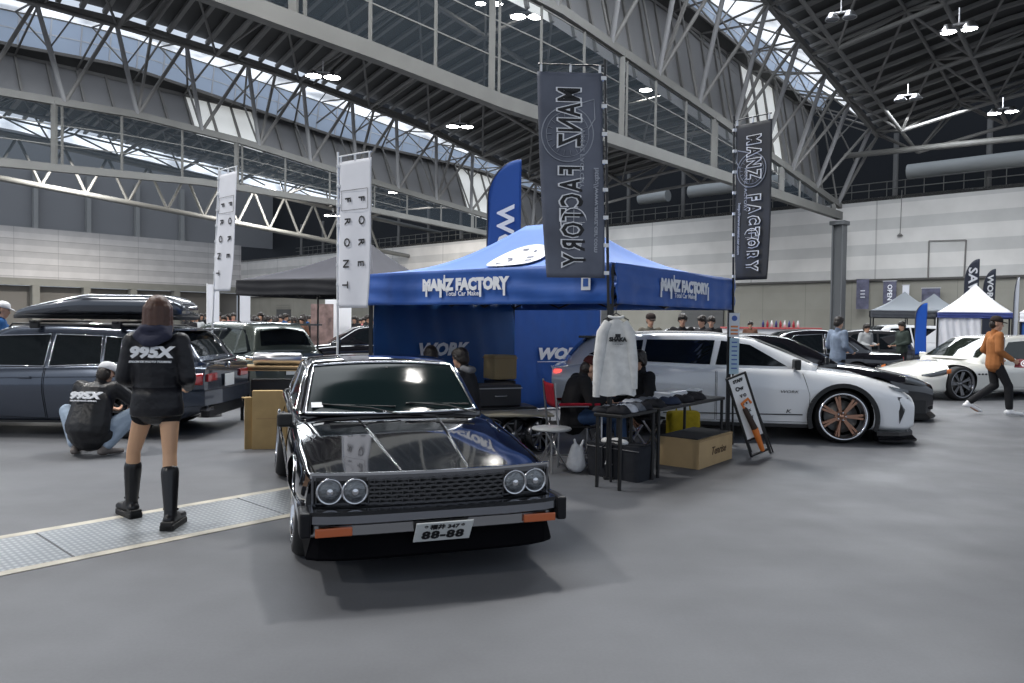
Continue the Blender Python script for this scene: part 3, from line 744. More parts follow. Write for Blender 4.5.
for sy, y0 in ((1, .60), (-1, .02)):
    g = MB(); a = V((.76, y0, .83)); b = s.rtop(.60, (y0 - .50) / .62, .02); mid = s.rtop(.66, (y0 - .2) / .66, .03)
    g.tube([a, mid, b], .006, 6); g.tube([s.rtop(.63, (y0 - .02) / .66, .014), s.rtop(.60, (y0 - .52) / .66, .014)], .007, 5); g.build('wiper', blackpl, R0)
g = MB(); g.box((0, 0, 0), (.005, .09, .06)); o = g.build('windscreen_sticker', white, R0); o.location = s.rtop(.60, -.82, .012); o.rotation_euler = (0, -radians(58), 0)
g = MB(); g.box((0, 0, 0), (.05, .2, .045), ch=.015).tube([(0, 0, 0), (.02, 0, .06)], .01); o = g.build('rear_view_mirror', blackpl, R0); o.location = s.rtop(.2, 0, -.05)
# front face
XF = 2.075
def fp(x, y, z): return s.dfm(V((x, y, z)))
g = MB()   # recessed dark panel
g.grid(lambda u, v: fp(XF + .012, (v * 2 - 1) * .70,   .478 + .155 * u), 2, 20); g.build('grille_panel', mat('grille_black', (.008, .008, .009), rough=.45), R0)
g = MB()   # surround
def rectpath(w, z0, z1, x, n=14):
    return [fp(x, -w + 2 * w * i / n, z0) for i in range(n + 1)] + [fp(x, w, z0 + (z1 - z0) * .5)] + [fp(x, w - 2 * w * i / n, z1) for i in range(n + 1)] + [fp(x, -w, z0 + (z1 - z0) * .5), fp(x, -w, z0)]
for a, b in zip(rectpath(.705, .475, .638, XF + .02), rectpath(.705, .475, .638, XF + .02)[1:]):
    if (b - a).length > 1e-5: g.bar(a, b, .012, .03)
g.build('grille_surround', mat('dull_bright', (.2, .2, .21), rough=.25, metal=1), R0)
g = MB(); n = 14
for a, b in zip([fp(XF + .012, -.715 + 1.43 * i / n, .652) for i in range(n + 1)], [fp(XF + .012, -.715 + 1.43 * (i + 1) / n, .652) for i in range(n)]): g.bar(a, b, .022, .03)
g.build('bonnet_edge_trim', chrome, R0)
g = MB(); gy0, gy1 = -.40, .40       # grille mesh: rows of flat hexagons
rows = 6; zc0, zc1 = .490, .626; hh = (zc1 - zc0) / rows
for r in range(rows + 1):
    z = zc0 + r * hh; n = 12
    for i in range(n * 2):
        ya = gy0 + (gy1 - gy0) * i / (n * 2); yb_ = gy0 + (gy1 - gy0) * (i + 1) / (n * 2)
        za = z + (.004 if (i + r) % 2 else -.004); zb_ = z - (.004 if (i + r) % 2 else -.004)
        g.bar(fp(XF + .03, ya, za), fp(XF + .03, yb_, zb_), .006, .012)
for r in range(rows):
    for i in range(13):
        y = gy0 + (gy1 - gy0) * (i + (.5 if r % 2 else 0)) / 12.5; z = zc0 + r * hh; g.bar(fp(XF + .03, y, z), fp(XF + .03, y, z + hh), .006, .01)
g.build('grille', mat('grille_grey', (.09, .09, .095), rough=.3, metal=.6), R0)
for sy in (1, -1):
    g = MB()
    for z in (.488, .632): g.bar(fp(XF + .025, sy * .41, z), fp(XF + .025, sy * .685, z), .008, .02)
    for y in (.40, .685): g.bar(fp(XF + .025, sy * y, .488), fp(XF + .025, sy * y, .632), .008, .02)
    g.build('headlamp_frame', blackgl, R0)
    for y in (.475, .612):
        c = fp(XF + .02, sy * y, .565); M = Matrix.Translation(c) @ Matrix.Rotation(pi / 2, 4, 'Y') @ Matrix.Rotation(0, 4, 'Z')
        g = MB(); g.lathe([(.07, -.01), (.076, .022), (.07, .03), (.062, .02)], M, 36); hb = g.build('headlamp', chrome, R0)
        g = MB(); g.lathe([(.064, .018), (.05, .028), (.03, .034), (0, .036)], M, 36); g.build('lens', lampg, hb)
        g = MB(); g.lathe([(.018, .037), (.0, .042)], M, 16); g.build('bulb', chrome, hb)
# bumper: bar, chrome blade, end caps, indicators
def bpath(w, x0, wrap, z, n=16):
    pts = [(x0 - wrap, -w, z)] + [(x0 - .06, -w + .0, z)] + [(x0 - .05 * abs(t) ** 6 , (w - .035) * t, z) for t in [-1 + 2 * i / n for i in range(n + 1)]] + [(x0 - .06, w, z), (x0 - wrap, w, z)]
    return [V(p) for p in pts]
def sweep(path, prof_, mi=0, cap=True):
    """prof_: (outward, z) closed outline swept along a flat path"""
    vs = []; n = len(prof_)
    for i, p in enumerate(path):
        d = (path[min(i + 1, len(path) - 1)] - path[max(i - 1, 0)]).normalized(); o = V((d.y, -d.x, 0))
        for a, z in prof_: vs.append(p + o * a + V((0, 0, z)))
    fs = [(i * n + k, i * n + (k + 1) % n, (i + 1) * n + (k + 1) % n, (i + 1) * n + k) for i in range(len(path) - 1) for k in range(n)]
    fs += [tuple(range(n))[::-1], tuple(range((len(path) - 1) * n, len(path) * n))]
    m = MB(); m.add(vs, fs, mi); return m
bp_ = bpath(.745, 2.16, .42, 0)
sweep(bp_, [(-.03, .402), (.02, .402), (.035, .412), (.035, .455), (.02, .474), (-.04, .476)]).build('bumper', mat('bumper_grey', (.28, .29, .32), rough=.14, metal=.95), R0)
sweep(bpath(.735, 2.15, .42, 0), [(-.03, .332), (.01, .332), (.022, .342), (.022, .396), (.01, .404), (-.03, .404)]).build('bumper_chrome', mat('bumper_bright', (.36, .36, .37), rough=.18, metal=1), R0)
for sy in (1, -1):
    MB().box((2.07, sy * .75, .41), (.2, .06, .14), ch=.02).build('bumper_end_cap', mat('dark_rubber', (.012, .012, .014), rough=.4, spec=.2), R0)
    MB().box((2.175, sy * .60, .368), (.02, .2, .048), ch=.006).build('indicator', amber, R0)
sweep([p + V((-.09, 0, 0)) for p in bpath(.70, 2.16, .5, 0)], [(-.03, .185), (.035, .18), (.04, .195), (.0, .345), (-.03, .345)]).build('chin_spoiler', mat('spoiler_black', (.002, .002, .003), rough=.6, spec=.05), R0)
MB().box((2.07, 0, .24), (.03, .7, .06)).build('lower_intake', well, R0)
M = Matrix.Translation((2.19, .01, .335)) @ Matrix(((0, 0, 1, 0), (1, 0, 0, 0), (0, 1, 0, 0), (0, 0, 0, 1))) @ Matrix.Rotation(radians(38), 4, 'X')
s.plate(M, .33, .165, '* 福井 347 *', '88-88')
s.mirror(.62, .775, blackpl, out=.05, w=.07, h=.1, sides=(-1,), y=.76)
for sy in (1, -1): MB().box((-2.33, sy * .5, .66), (.03, .38, .13), ch=.01).build('tail_lamp', redl, R0)
sweep([V((-p.x - .12, -p.y, 0)) for p in bpath(.775, 2.2, .4, 0)], [(-.03, .36), (.03, .36), (.03, .47), (-.03, .47)]).build('bumper', chrome, R0)
# ---------------------------------------------------------------- blue-grey estate car with roof box
bmp = paint('blue_grey_paint', (.055, .068, .095), metal=.55, rough=.25)
est = Car('estate_car', 'blue-grey estate car carrying a long dark roof box', bmp, loc=V((-6.34, 10.33, 0)), rz=pi,
    zb=[(-2.45, .36), (-2.1, .22), (-1.9, .17), (2.3, .17)], ws=[(-2.45, .70), (-2.2, .84), (2.3, .80)], wm=[(-2.45, .80), (-2.2, .885), (-1.4, .925), (1.5, .925), (2.3, .80)],
    zs=[(-2.45, .90), (-1.5, .93), (0, .89), (1.0, .86), (2.3, .66)], zt=[(-2.45, .93), (-1.9, .98), (0, .93), (1.0, .92), (2.3, .70)], wsh=[(-2.45, .74), (-2.2, .82), (-1, .86), (1.5, .85), (2.3, .7)],
    r_sh=.06, zmf=.6, arches=[(1.4875, .365, .335), (-1.4875, .365, .335)],
    roof=[(-2.42, .95), (-2.12, 1.30), (-1.9, 1.375), (-.6, 1.41), (.2, 1.385), (1.15, .93)], belt=[(-2.42, .92), (-1, .91), (1.15, .87)], yb=[(-2.42, .70), (-1.9, .80), (-.5, .845), (1.15, .78)],
    tumble=.46, crown=.04, bulf=.12, bulr=.10, roofr=.09)
s = est; R0 = est.root
smk = mat('smoked_glass', (.012, .015, .017), rough=.05, spec=.7)
s.pane('rear_window', -2.36, -2.14, .84, .86, m=smk); s.pane('windscreen', 1.05, .32, .9, .9)
s.sidepane([(.86, .90), (.38, 1.27), (-.44, 1.30), (-.44, .90)], m=smk, trim=chrome, tr=.007)
s.sidepane([(-.50, .90), (-.50, 1.30), (-1.12, 1.285), (-1.18, .93)], m=smk, trim=chrome, tr=.007)
s.sidepane([(-1.22, .935), (-1.16, 1.28), (-1.38, 1.265), (-1.42, .95)], m=smk, trim=chrome, tr=.007)
s.sidepane([(-1.47, .95), (-1.44, 1.26), (-1.95, 1.20), (-2.16, 1.02), (-2.12, .97)], m=smk, trim=chrome, tr=.007)
s.strip([(.70, .85), (.70, .28), (-.47, .24), (-.47, .88)]); s.strip([(-.49, .88), (-.49, .24), (-1.05, .26), (-1.22, .62), (-1.36, .9)])
s.strip([(1.9, .70), (-.2, .76), (-2.3, .80)], w=.012, name='body_crease', m=bmp, d=.012); s.strip([(1.1, .2), (-1.1, .2)], w=.09, name='sill', m=blackpl, d=.02)
s.handle(-.25, .76, m=bmp); s.handle(-1.22, .79, m=bmp)
for sy in (1, -1):
    for ax in (1.4875, -1.4875): s.wheel(ax, sy, .335, .25, 'spoke', 10, col=blackgl, w=.24)
    g = MB(); g.grid(lambda u, v: s.dfm(V((-2.44 + .30 * u, sy * (s.side(-2.44 + .30 * u, .70 + .13 * v) + .012), .68 + .02 * u + (.15 - .05 * u) * v))), 8, 4); lt = g.build('tail_lamp', redl, R0, thick=.012)
    MB().box((-2.46, sy * .57, .765), (.03, .30, .10), ch=.012).build('tail_lamp', redl, R0)
    MB().tube([(-.9 + 1.0, sy * .66, 1.375), (.05, sy * .67, 1.43), (-1.6, sy * .65, 1.42), (-1.75, sy * .64, 1.36)], .014, 8).build('roof_rail', blackpl, R0)
    MB().box((-2.42, sy * .62, .36), (.1, .2, .05), ch=.015).build('exhaust_tip', mat('dark_chrome', (.2, .2, .21), rough=.2, metal=1), R0)
MB().box((-2.40, 0, .33), (.12, 1.3, .17), ch=.03).build('rear_diffuser', blackpl, R0)
sweep([V((p[0], p[1], 0)) for p in [(-2.22, .885), (-2.42, .79), (-2.475, .4), (-2.48, 0), (-2.475, -.4), (-2.42, -.79), (-2.22, -.885)]][::-1], [(-.06, .42), (.02, .40), (.03, .50), (.0, .58), (-.06, .6)]).build('rear_bumper', bmp, R0)
MB().box((-2.10, 0, 1.375), (.28, 1.1, .03), ch=.012).build('roof_spoiler', bmp, R0)
Mr = Matrix.Translation((-2.475, 0, .70)) @ Matrix(((0, 0, -1, 0), (-1, 0, 0, 0), (0, 1, 0, 0), (0, 0, 0, 1)))
s.plate(Mr, .33, .165, '', '')
MB().lathe([(.04, 0), (.04, .01), (0, .014)], Matrix.Translation((-2.47, 0, .90)) @ Matrix.Rotation(-pi / 2, 4, 'Y'), 20).build('badge', chrome, R0)
s.mirror(.75, .95, bmp, out=.1, w=.13, h=.12)
# roof box on two bars
rb = thing('roof_box', 'long dark roof box strapped on top of the blue-grey estate car', 'roof box', (-5.5, 10.15, 1.40))
def rbx(dz, sc, z0, z1, m, name):
    g = MB(); n = 26; vs = []; K = 24
    for i in range(n + 1):
        t = i / n; x = -1.17 + 2.34 * t                      # front (nose) on the picture's left
        w = .42 * min(1, (t / .5) ** .55 if t > 0 else .02) * (1 if t < .93 else 1 - ((t - .93) / .07) ** 2 * .35); w = max(w, .03)
        hh = .30 * min(1, .18 + 1.05 * (t / .62) ** .8 if t < .62 else 1.0) * (1 if t < .86 else 1 - ((t - .86) / .14) ** 2 * .42)
        for k in range(K):
            a = 2 * pi * k / K; c, s_ = cos(a), sin(a); e = .55
            y = w * (abs(c) ** e) * (1 if c > 0 else -1); z = .5 + .5 * (abs(s_) ** e) * (1 if s_ > 0 else -1)
            vs.append(V((x * sc, y * sc, z0 + min(z * hh, z1) if z1 < 1 else z0 + .03 + z * hh)))
    fs = [(i * K + k, i * K + (k + 1) % K, (i + 1) * K + (k + 1) % K, (i + 1) * K + k) for i in range(n) for k in range(K)] + [tuple(range(K))[::-1], tuple(range(n * K, (n + 1) * K))]
    g.add(vs, fs, 0, True); return g.build(name, m, rb)
rbx(0, 1, .10, 9, paint('roof_box_grey', (.05, .057, .072), metal=.4, rough=.22), 'lid')
rbx(0, 1.012, .095, .06, mat('box_base', (.03, .03, .033), rough=.4), 'base')
for x in (-.6, .45):
    MB().box((x, .1, .06), (.07, 1.34, .03), ch=.01).build('crossbar', blackpl, rb)
    for y in (-.5, .72): MB().box((x, y, .02), (.12, .06, .10), ch=.015).build('foot', blackpl, rb)
MB().box((1.16, -.2, .2), (.03, .1, .03)).build('lock', chrome, rb)
# ---------------------------------------------------------------- white crossover
wp = paint('pearl_white_paint', (.76, .77, .79), rough=.25)
bS = radians(8); hS = V((cos(bS), -sin(bS), 0)); nS = V((sin(bS), cos(bS), 0))
cw = G(841, 443); suv_loc = cw - hS * 1.40 + nS * .86
suv = Car('crossover', 'white crossover with bronze multi-spoke wheels parked behind the merchandise table', wp, loc=suv_loc, rz=-bS,
    zb=[(-2.42, .42), (-2.1, .26), (-1.8, .18), (1.8, .17), (2.25, .15), (2.33, .2)], ws=[(-2.42, .7), (-2.1, .86), (2.0, .86), (2.33, .74)],
    wm=[(-2.42, .80), (-2.2, .89), (-1.4, .94), (-.3, .90), (1.4, .945), (1.9, .90), (2.33, .76)], zs=[(-2.42, .90), (-1.6, 1.0), (0, .965), (.9, .93), (1.7, .86), (2.2, .72), (2.33, .6)],
    zt=[(-2.42, .92), (-1.8, 1.02), (0, 1.02), (.95, 1.0), (1.7, .90), (2.2, .76), (2.33, .64)], wsh=[(-2.42, .72), (-2.0, .82), (0, .85), (1.4, .86), (1.9, .78), (2.33, .62)],
    r_sh=.09, zmf=.62, arches=[(1.40, .40, .335), (-1.40, .40, .335)],
    roof=[(-2.32, .97), (-2.05, 1.25), (-1.85, 1.34), (-1.0, 1.395), (-.2, 1.395), (.35, 1.325), (1.25, .985)], belt=[(-2.32, .95), (-1, 1.0), (.3, .96), (1.25, .93)], yb=[(-2.32, .66), (-1.8, .80), (-.3, .84), (1.25, .76)],
    tumble=.44, crown=.04, bulf=.16, bulr=.12, roofr=.1)
s = suv; R0 = suv.root
s.pane('windscreen', 1.14, .40, .9, .9); s.pane('rear_window', -2.24, -2.0, .84, .86)
s.sidepane([(.84, .985), (.30, 1.265), (-.10, 1.315), (-.18, .995)])
s.sidepane([(-.26, .995), (-.19, 1.32), (-1.15, 1.315), (-1.22, 1.02)])
s.sidepane([(-1.26, 1.03), (-1.2, 1.31), (-1.62, 1.27), (-2.0, 1.10), (-1.75, 1.06)])
s.strip([(.95, .965), (.3, .975), (-1.2, 1.005), (-1.9, 1.08)], w=.014, m=chrome, name='belt_trim', d=.008) if False else None
s.strip([(.90, .90), (.98, .62), (.98, .26), (-.2, .26), (-.2, .96)]); s.strip([(-.22, .96), (-.22, .26), (-.95, .26), (-1.1, .62), (-1.22, .98)])
s.strip([(.9, .36), (-.9, .34)], w=.03, m=blackpl, name='lower_moulding', d=.012); s.strip([(1.0, .21), (-1.0, .21)], w=.10, name='sill', m=blackpl, d=.04)
s.handle(.0, .83, m=wp); s.handle(-1.05, .85, m=wp); s.mirror(.80, 1.0, blackpl, out=.12, w=.13, h=.14)
bronze = mat('bronze_metal', (.42, .24, .17), rough=.25, metal=.9)
for ax in (1.40, -1.40):
    for sy in (1, -1):
        s.wheel(ax, sy, .345, .295, 'twin', 7, col=bronze, lip=chrome, w=.25, y=s.fwm(ax) - .14, camber=radians(4))
        g = MB(); M = Matrix.Translation((ax, sy * (s.fwm(ax) - .01), .335)) @ Matrix.Rotation(-sy * pi / 2, 4, 'X')
        vs = []
        q = []
        for k in range(25):
            a = radians(-20) + radians(220) * k / 24; x = ax + cos(a) * .425; z = .335 + sin(a) * .425
            if z < .19: z = .19
            q.append(V((x, sy * (s.fwm(ax) - .008), z)))
        for a, b in zip(q, q[1:]): g.bar(a, b, .03, .055)
        g.build('arch_cladding', blackpl, R0)
sweep([V((p[0], p[1], 0)) for p in [(1.82, -.93), (2.1, -.90), (2.32, -.74), (2.42, -.35), (2.43, 0), (2.42, .35), (2.32, .74), (2.1, .90), (1.82, .93)]], [(-.12, .05), (.05, .045), (.055, .07), (.0, .12), (.0, .17), (-.12, .17)]).build('front_lip', blackgl, R0)
for sy in (1, -1):
    g = MB(); y0 = sy * .83; g.prism([(2.10, .62), (2.26, .60), (2.19, .42), (2.13, .27)], -.01, .012, Matrix(((1, 0, 0, 0), (0, 0, sy * 1.0, y0 - sy * .0), (0, 1, 0, 0), (0, 0, 0, 1)))); 
    g.v = [(x, sy * (s.side(x, z) + (.012 if i % 8 >= 4 else -.006)), z) for i, (x, y, z) in enumerate(g.v)]; g.build('bumper_vent', blackgl, R0)
    g = MB(); g.prism([(2.00, .755), (2.27, .70), (2.28, .665), (2.08, .70)], -.01, .01); g.v = [(x, sy * (s.side(x, min(y, s.fzs(x) - .04)) + (.014 if i >= 4 else -.02)), y) for i, (x, y, z) in enumerate(g.v)]; g.build('headlamp', lampg, R0)
    MB().box((-2.34, sy * .60, .86), (.1, .40, .05), ch=.015).build('tail_lamp', redlit if sy < 0 else redl, R0)
MB().box((2.33, 0, .42), (.04, .95, .38), ch=.02).build('grille', blackgl, R0)
MB().box((-1.92, 0, 1.335), (.30, 1.12, .035), ch=.012).build('roof_spoiler', blackgl, R0)
for sy in (-1, 1):
    for i, (tx, z, sz) in enumerate((('PENTALACE', .66, .05), ('SERVICE', .56, .035), ('C5', .40, .07))):
        x0 = 1.0 - .30 + .05; y = s.side(.75, z) + .007
        M = Matrix.Translation((.72, sy * y, z)) @ Matrix.Rotation(pi / 2, 4, 'X')
        if sy > 0: M = Matrix.Translation((.72, sy * y, z)) @ Matrix.Rotation(pi, 4, 'Z') @ Matrix.Rotation(pi / 2, 4, 'X')
        if i != 1: text(['WORK', '', 'K'][i], sz, M, ink, R0, 'sticker', shear=.2, sx=1.5)
# ---------------------------------------------------------------- generic cars
def generic(name, label, pm, loc, rz, L=4.8, W=1.82, Hh=1.40, kind='sedan', det=0, trim=None, zb=.16, wheelcol=None, R=.33, rim=.24, nsp=5, glass=darkglass, wb=None, group=None, shf=.60, tail=redl, style='spoke'):
    wb = wb or L * .58; f = L / 2; hw = W / 2; sh = Hh * shf; fo = (L - wb) * .46; ax = wb / 2; x1 = ax + fo; x0 = x1 - L
    cow = ax - .55 ; 
    if kind == 'sedan': rf = [(x0 + .62, sh + .10), (x0 + 1.28, Hh - .06), (x0 + 1.75, Hh), (cow - 1.15, Hh), (cow - .72, Hh - .05), (cow + .12, sh + .02)]
    elif kind == 'coupe': rf = [(x0 + .35, sh + .12), (x0 + 1.35, Hh - .06), (x0 + 1.8, Hh), (cow - 1.15, Hh), (cow - .72, Hh - .05), (cow + .12, sh + .02)]
    else: rf = [(x0 + .10, sh + .04), (x0 + .38, Hh - .10), (x0 + .6, Hh - .02), (cow - 1.15, Hh), (cow - .68, Hh - .05), (cow + .12, sh + .02)]
    c = Car(name, label, pm, loc=loc, rz=rz, group=group, det=det, glass=glass,
        zb=[(x0, zb + .22), (x0 + .3, zb), (x1 - .2, zb), (x1, zb + .06)], ws=[(x0, hw - .18), (x0 + .3, hw - .06), (x1 - .4, hw - .07), (x1, hw - .24)],
        wm=[(x0, hw - .12), (x0 + .25, hw - .03), (-ax, hw), (0, hw - .02), (ax, hw), (x1 - .4, hw - .06), (x1, hw - .24)], zs=[(x0, sh), (-ax, sh + .03), (cow, sh - .05), (ax, sh - .10), (x1 - .15, sh - .24), (x1, sh - .32)],
        zt=[(x0, sh + .05), (-ax, sh + .10), (cow, sh + .03), (ax, sh - .03), (x1 - .2, sh - .18), (x1, sh - .27)], wsh=[(x0, hw - .2), (-ax, hw - .1), (ax, hw - .1), (x1 - .3, hw - .2), (x1, hw - .34)],
        r_sh=.07, zmf=.6, arches=[(ax, R + .035, R), (-ax, R + .035, R)], roof=rf, belt=[(rf[0][0], sh + .02), (cow + .12, sh - .02)], yb=[(rf[0][0], hw - .2), (rf[0][0] + .6, hw - .1), (cow - .6, hw - .08), (cow + .12, hw - .14)],
        tumble=.45, crown=.03, bulf=.14, bulr=.12)
    xm = cow - 1.55
    c.pane('windscreen', cow + .03, cow - .66, .9, .9, nu=8, nv=8); c.pane('rear_window', rf[0][0] + .08, rf[1][0] - .03, .82, .84, nu=6, nv=8)
    top = lambda x: c.frt(x) - .085
    re = rf[1][0] - (.05 if kind != 'wagon' else -.1)
    c.sidepane([(cow - .32, sh + .0), (cow - .85, top(cow - .85) - .01), (xm, top(xm)), (xm, sh + .01)], trim=trim)
    c.sidepane([(xm - .06, sh + .01), (xm - .06, top(xm - .06)), (re + .15, top(re + .15) - .02), (re - .28, sh + .09), (re - .1, sh + .02)], trim=trim)
    c.strip([(cow - .25, sh - .04), (cow - .25, zb + .12), (xm - .03, zb + .1), (xm - .03, sh)]); c.strip([(xm - .9, sh), (xm - .85, zb + .1), (xm - .03, zb + .1)])
    for a_ in (ax, -ax):
        for sy in (1, -1): c.wheel(a_, sy, R, rim, style, nsp, col=wheelcol or steel, w=.23)
    for sy in (1, -1):
        xs_ = [x1 - .42 + .07 * i for i in range(6)]
        g = MB(); g.grid(lambda u, v: V((x1 - .5 + .42 * u, sy * (c.side(x1 - .5 + .42 * u, sh - .30) + .012), sh - .26 - .10 * u + (.11 - .03 * u) * v)), 6, 2); g.build('headlamp', lampg, c.root, thick=.01)
        MB().box((x0 - .005, sy * (hw - .36), sh - .10), (.04, .40, .11), ch=.012).build('tail_lamp', tail, c.root)
    MB().box((x1 + .0, 0, sh - .42), (.05, W * .48, .17), ch=.02).build('grille', blackgl, c.root)
    MB().box((x1 - .02, 0, zb + .08), (.08, W * .7, .1), ch=.02).build('front_bumper_intake', blackpl, c.root)
    c.mirror(cow - .25, sh + .05, pm, out=.11); c.plate(Matrix.Translation((x0 - .03, 0, sh - .25)) @ Matrix(((0, 0, -1, 0), (-1, 0, 0, 0), (0, 1, 0, 0), (0, 0, 0, 1))))
    c.x0, c.x1, c.sh, c.hw, c.cow = x0, x1, sh, hw, cow
    return c
# black low sedan right behind the white crossover
blk2 = paint('black_paint_sedan', (.008, .008, .011), rough=.1)
fr = G(938, 422); bk_loc = fr + V((-2.45, .0, 0)) ; bk_loc = fr - hS * 2.45 + nS * .75
bsd = generic('sedan', 'low black sedan with a deep front skirt, nose just past the white crossover', blk2, bk_loc, -bS, L=4.95, W=1.86, shf=.66, Hh=1.36, det=1, R=.34)
g = sweep([V((p[0], p[1], 0)) for p in [(bsd.x1 - .5, -.90), (bsd.x1 - .15, -.80), (bsd.x1 + .06, -.45), (bsd.x1 + .09, 0), (bsd.x1 + .06, .45), (bsd.x1 - .15, .80), (bsd.x1 - .5, .90)]], [(-.1, .05), (.06, .045), (.07, .08), (.0, .14), (.0, .34), (-.1, .34)]); g.build('front_skirt', blackpl, bsd.root)
# white four-door with chrome spoke wheels, right
mw = G(960, 400.5); hm = V((-.97, -.25, 0)).normalized(); nm = V((-hm.y, hm.x, 0)); nm = nm if nm.y > 0 else -nm
ivory = paint('ivory_white_paint', (.74, .73, .68), rough=.2)
mz = generic('sports_sedan', 'ivory white four-door sports car with amber-cornered headlamps behind the walking man', ivory, mw - hm * 1.585 + nm * .90, math.atan2(hm.y, hm.x), L=5.1, W=1.95, Hh=1.36, det=1, wb=3.17, R=.355, rim=.285, nsp=7, wheelcol=mat('dark_spoke', (.25, .25, .26), rough=.2, metal=1), trim=None, glass=mat('green_black_glass', (.012, .016, .013), rough=.04, spec=.7), style='twin')
for sy in (1, -1):
    g = MB(); g.grid(lambda u, v: V((mz.x1 - .60 + .14 * u, sy * (mz.side(mz.x1 - .60 + .14 * u, mz.sh - .28) + .018), mz.sh - .235 - .03 * u + .085 * v)), 4, 2); g.build('corner_marker', mat('orange_marker', (.75, .2, .05), rough=.2), mz.root, thick=.01)
    for i in range(3): MB().ell((mz.x1 - 1.30 - .09 * i, sy * (mz.side(mz.x1 - 1.3, mz.sh - .25) + .004), mz.sh - .26), (.032, .01, .018)).build('side_vent', blackpl, mz.root)
    MB().box((mz.x1 - .12, sy * .62, .34), (.16, .34, .10), ch=.03).build('lower_vent', blackpl, mz.root)
# black sedan with bright window surround, behind
wg = P(888, 387, 19); wg.z = 0
generic('sedan', 'black sedan with bright window surrounds behind the man in the denim jacket', blk2, V((wg.x - 2.5, 19.2, 0)), pi - .08, L=4.9, W=1.84, Hh=1.42, trim=chrome)
q = P(915, 380, 22)
generic('hatchback', 'dark grey hatchback beside the blue feather flag, far right row', paint('dark_grey_paint', (.05, .05, .055), metal=.5), V((q.x - 1.7, 23.2, 0)), pi - .2, L=4.1, W=1.74, Hh=1.42, kind='wagon', tail=redlit)
q = P(895, 370, 27)
generic('estate_car', 'white estate car seen side-on under the far grey canopy', wp, V((q.x, 28, 0)), pi + .02, L=4.9, W=1.85, Hh=1.6, kind='wagon')
q = P(745, 360, 19)
generic('sedan', 'silver sedan with a pinkish roof glint behind the white crossover', paint('silver_paint', (.42, .38, .39), metal=.7), V((5.2, 24.5, 0)), pi + .1, L=4.7, W=1.8, Hh=1.42)
# dark green estate seen from behind, left
gp = paint('dark_green_paint', (.075, .088, .078), metal=.4, rough=.22)
ge = G(247, 408); hg = V((-.74, .67, 0)).normalized(); ng = V((hg.y, -hg.x, 0))
gw = generic('estate_car', 'dark green estate car seen from behind, left of the tall white flags', gp, ge + hg * 2.25 + ng * .85, math.atan2(hg.y, hg.x), L=4.5, W=1.74, Hh=1.46, kind='wagon', det=1)
MB().box((gw.x0 + .22, 0, 1.43), (.34, 1.25, .03), ch=.012).build('roof_spoiler', gp, gw.root)
q = P(352, 372, 22.5); q.z = 0
generic('sedan', 'black sedan parked in the gap beside the blue tent leg', blk2, q + V((0, 1, 0)), pi + .25, L=4.8, W=1.82, Hh=1.36)
# ================================================================ PEOPLE
def remesh(o, vox, smooth=4):
    m = o.modifiers.new('r', 'REMESH'); m.mode = 'VOXEL'; m.voxel_size = vox; m.use_smooth_shade = True
    q = o.modifiers.new('s', 'SMOOTH'); q.iterations = smooth; q.factor = .5
    bpy.context.view_layer.update(); return bake(o)
def stand(h=1.70, spread=.10, arm='down', lean=0., twist=0.):
    """joints of a standing figure facing local +y; x>0 is the figure's right"""
    k = h / 1.70; J = dict(
        pel=(0, 0, .93), waist=(0, .0, 1.06), chest=(0, .0, 1.27), neck=(0, -.01, 1.43), head=(0, .015, 1.585),
        hipR=(.09, 0, .90), knR=(spread, .02, .50), anR=(spread, -.02, .09), toeR=(spread + .03, .15, .035),
        shR=(.175, -.01, 1.385), elR=(.235, -.03, 1.11), wrR=(.24, .05, .87))
    for q in ('hip', 'kn', 'an', 'toe', 'sh', 'el', 'wr'):
        x, y, z = J[q + 'R']; J[q + 'L'] = (-x, y, z)
    J['hd'] = (0, 1, 0)
    return {a: V(b) * (k if a != 'hd' else 1) for a, b in J.items()}
def mkhand(mb, wr, el, side, curl=.5, ax=None):
    d = (wr - el).normalized(); x = V((1, 0, 0)) * side
    a = ax or (V((0, 1, 0)) - d * d.y).normalized(); b = d.cross(a) * side        # a: across the knuckles (thumb side), b: palm normal
    pc = wr + d * .075; mb.cap(wr, pc, (.026, .018), (.038, .016), ref=a)
    for i, L in enumerate((.070, .078, .072, .056)):
        r = pc + a * (.030 - i * .019) + d * .008; m = r + (d * cos(curl * .6) + b * -sin(curl * .6) * -1 * -1) * L * .5
        e = m + (d * cos(curl * 1.6) - b * sin(curl * 1.6)) * L * .5; mb.cap(r, m, .0095, .009); mb.cap(m, e, .009, .008)
    t0 = wr + d * .025 + a * .022; t1 = t0 + (a * .8 + d * .8).normalized() * .035; t2 = t1 + (a * .2 + d).normalized() * .03
    mb.cap(t0, t1, .0115, .0105); mb.cap(t1, t2, .0105, .009)
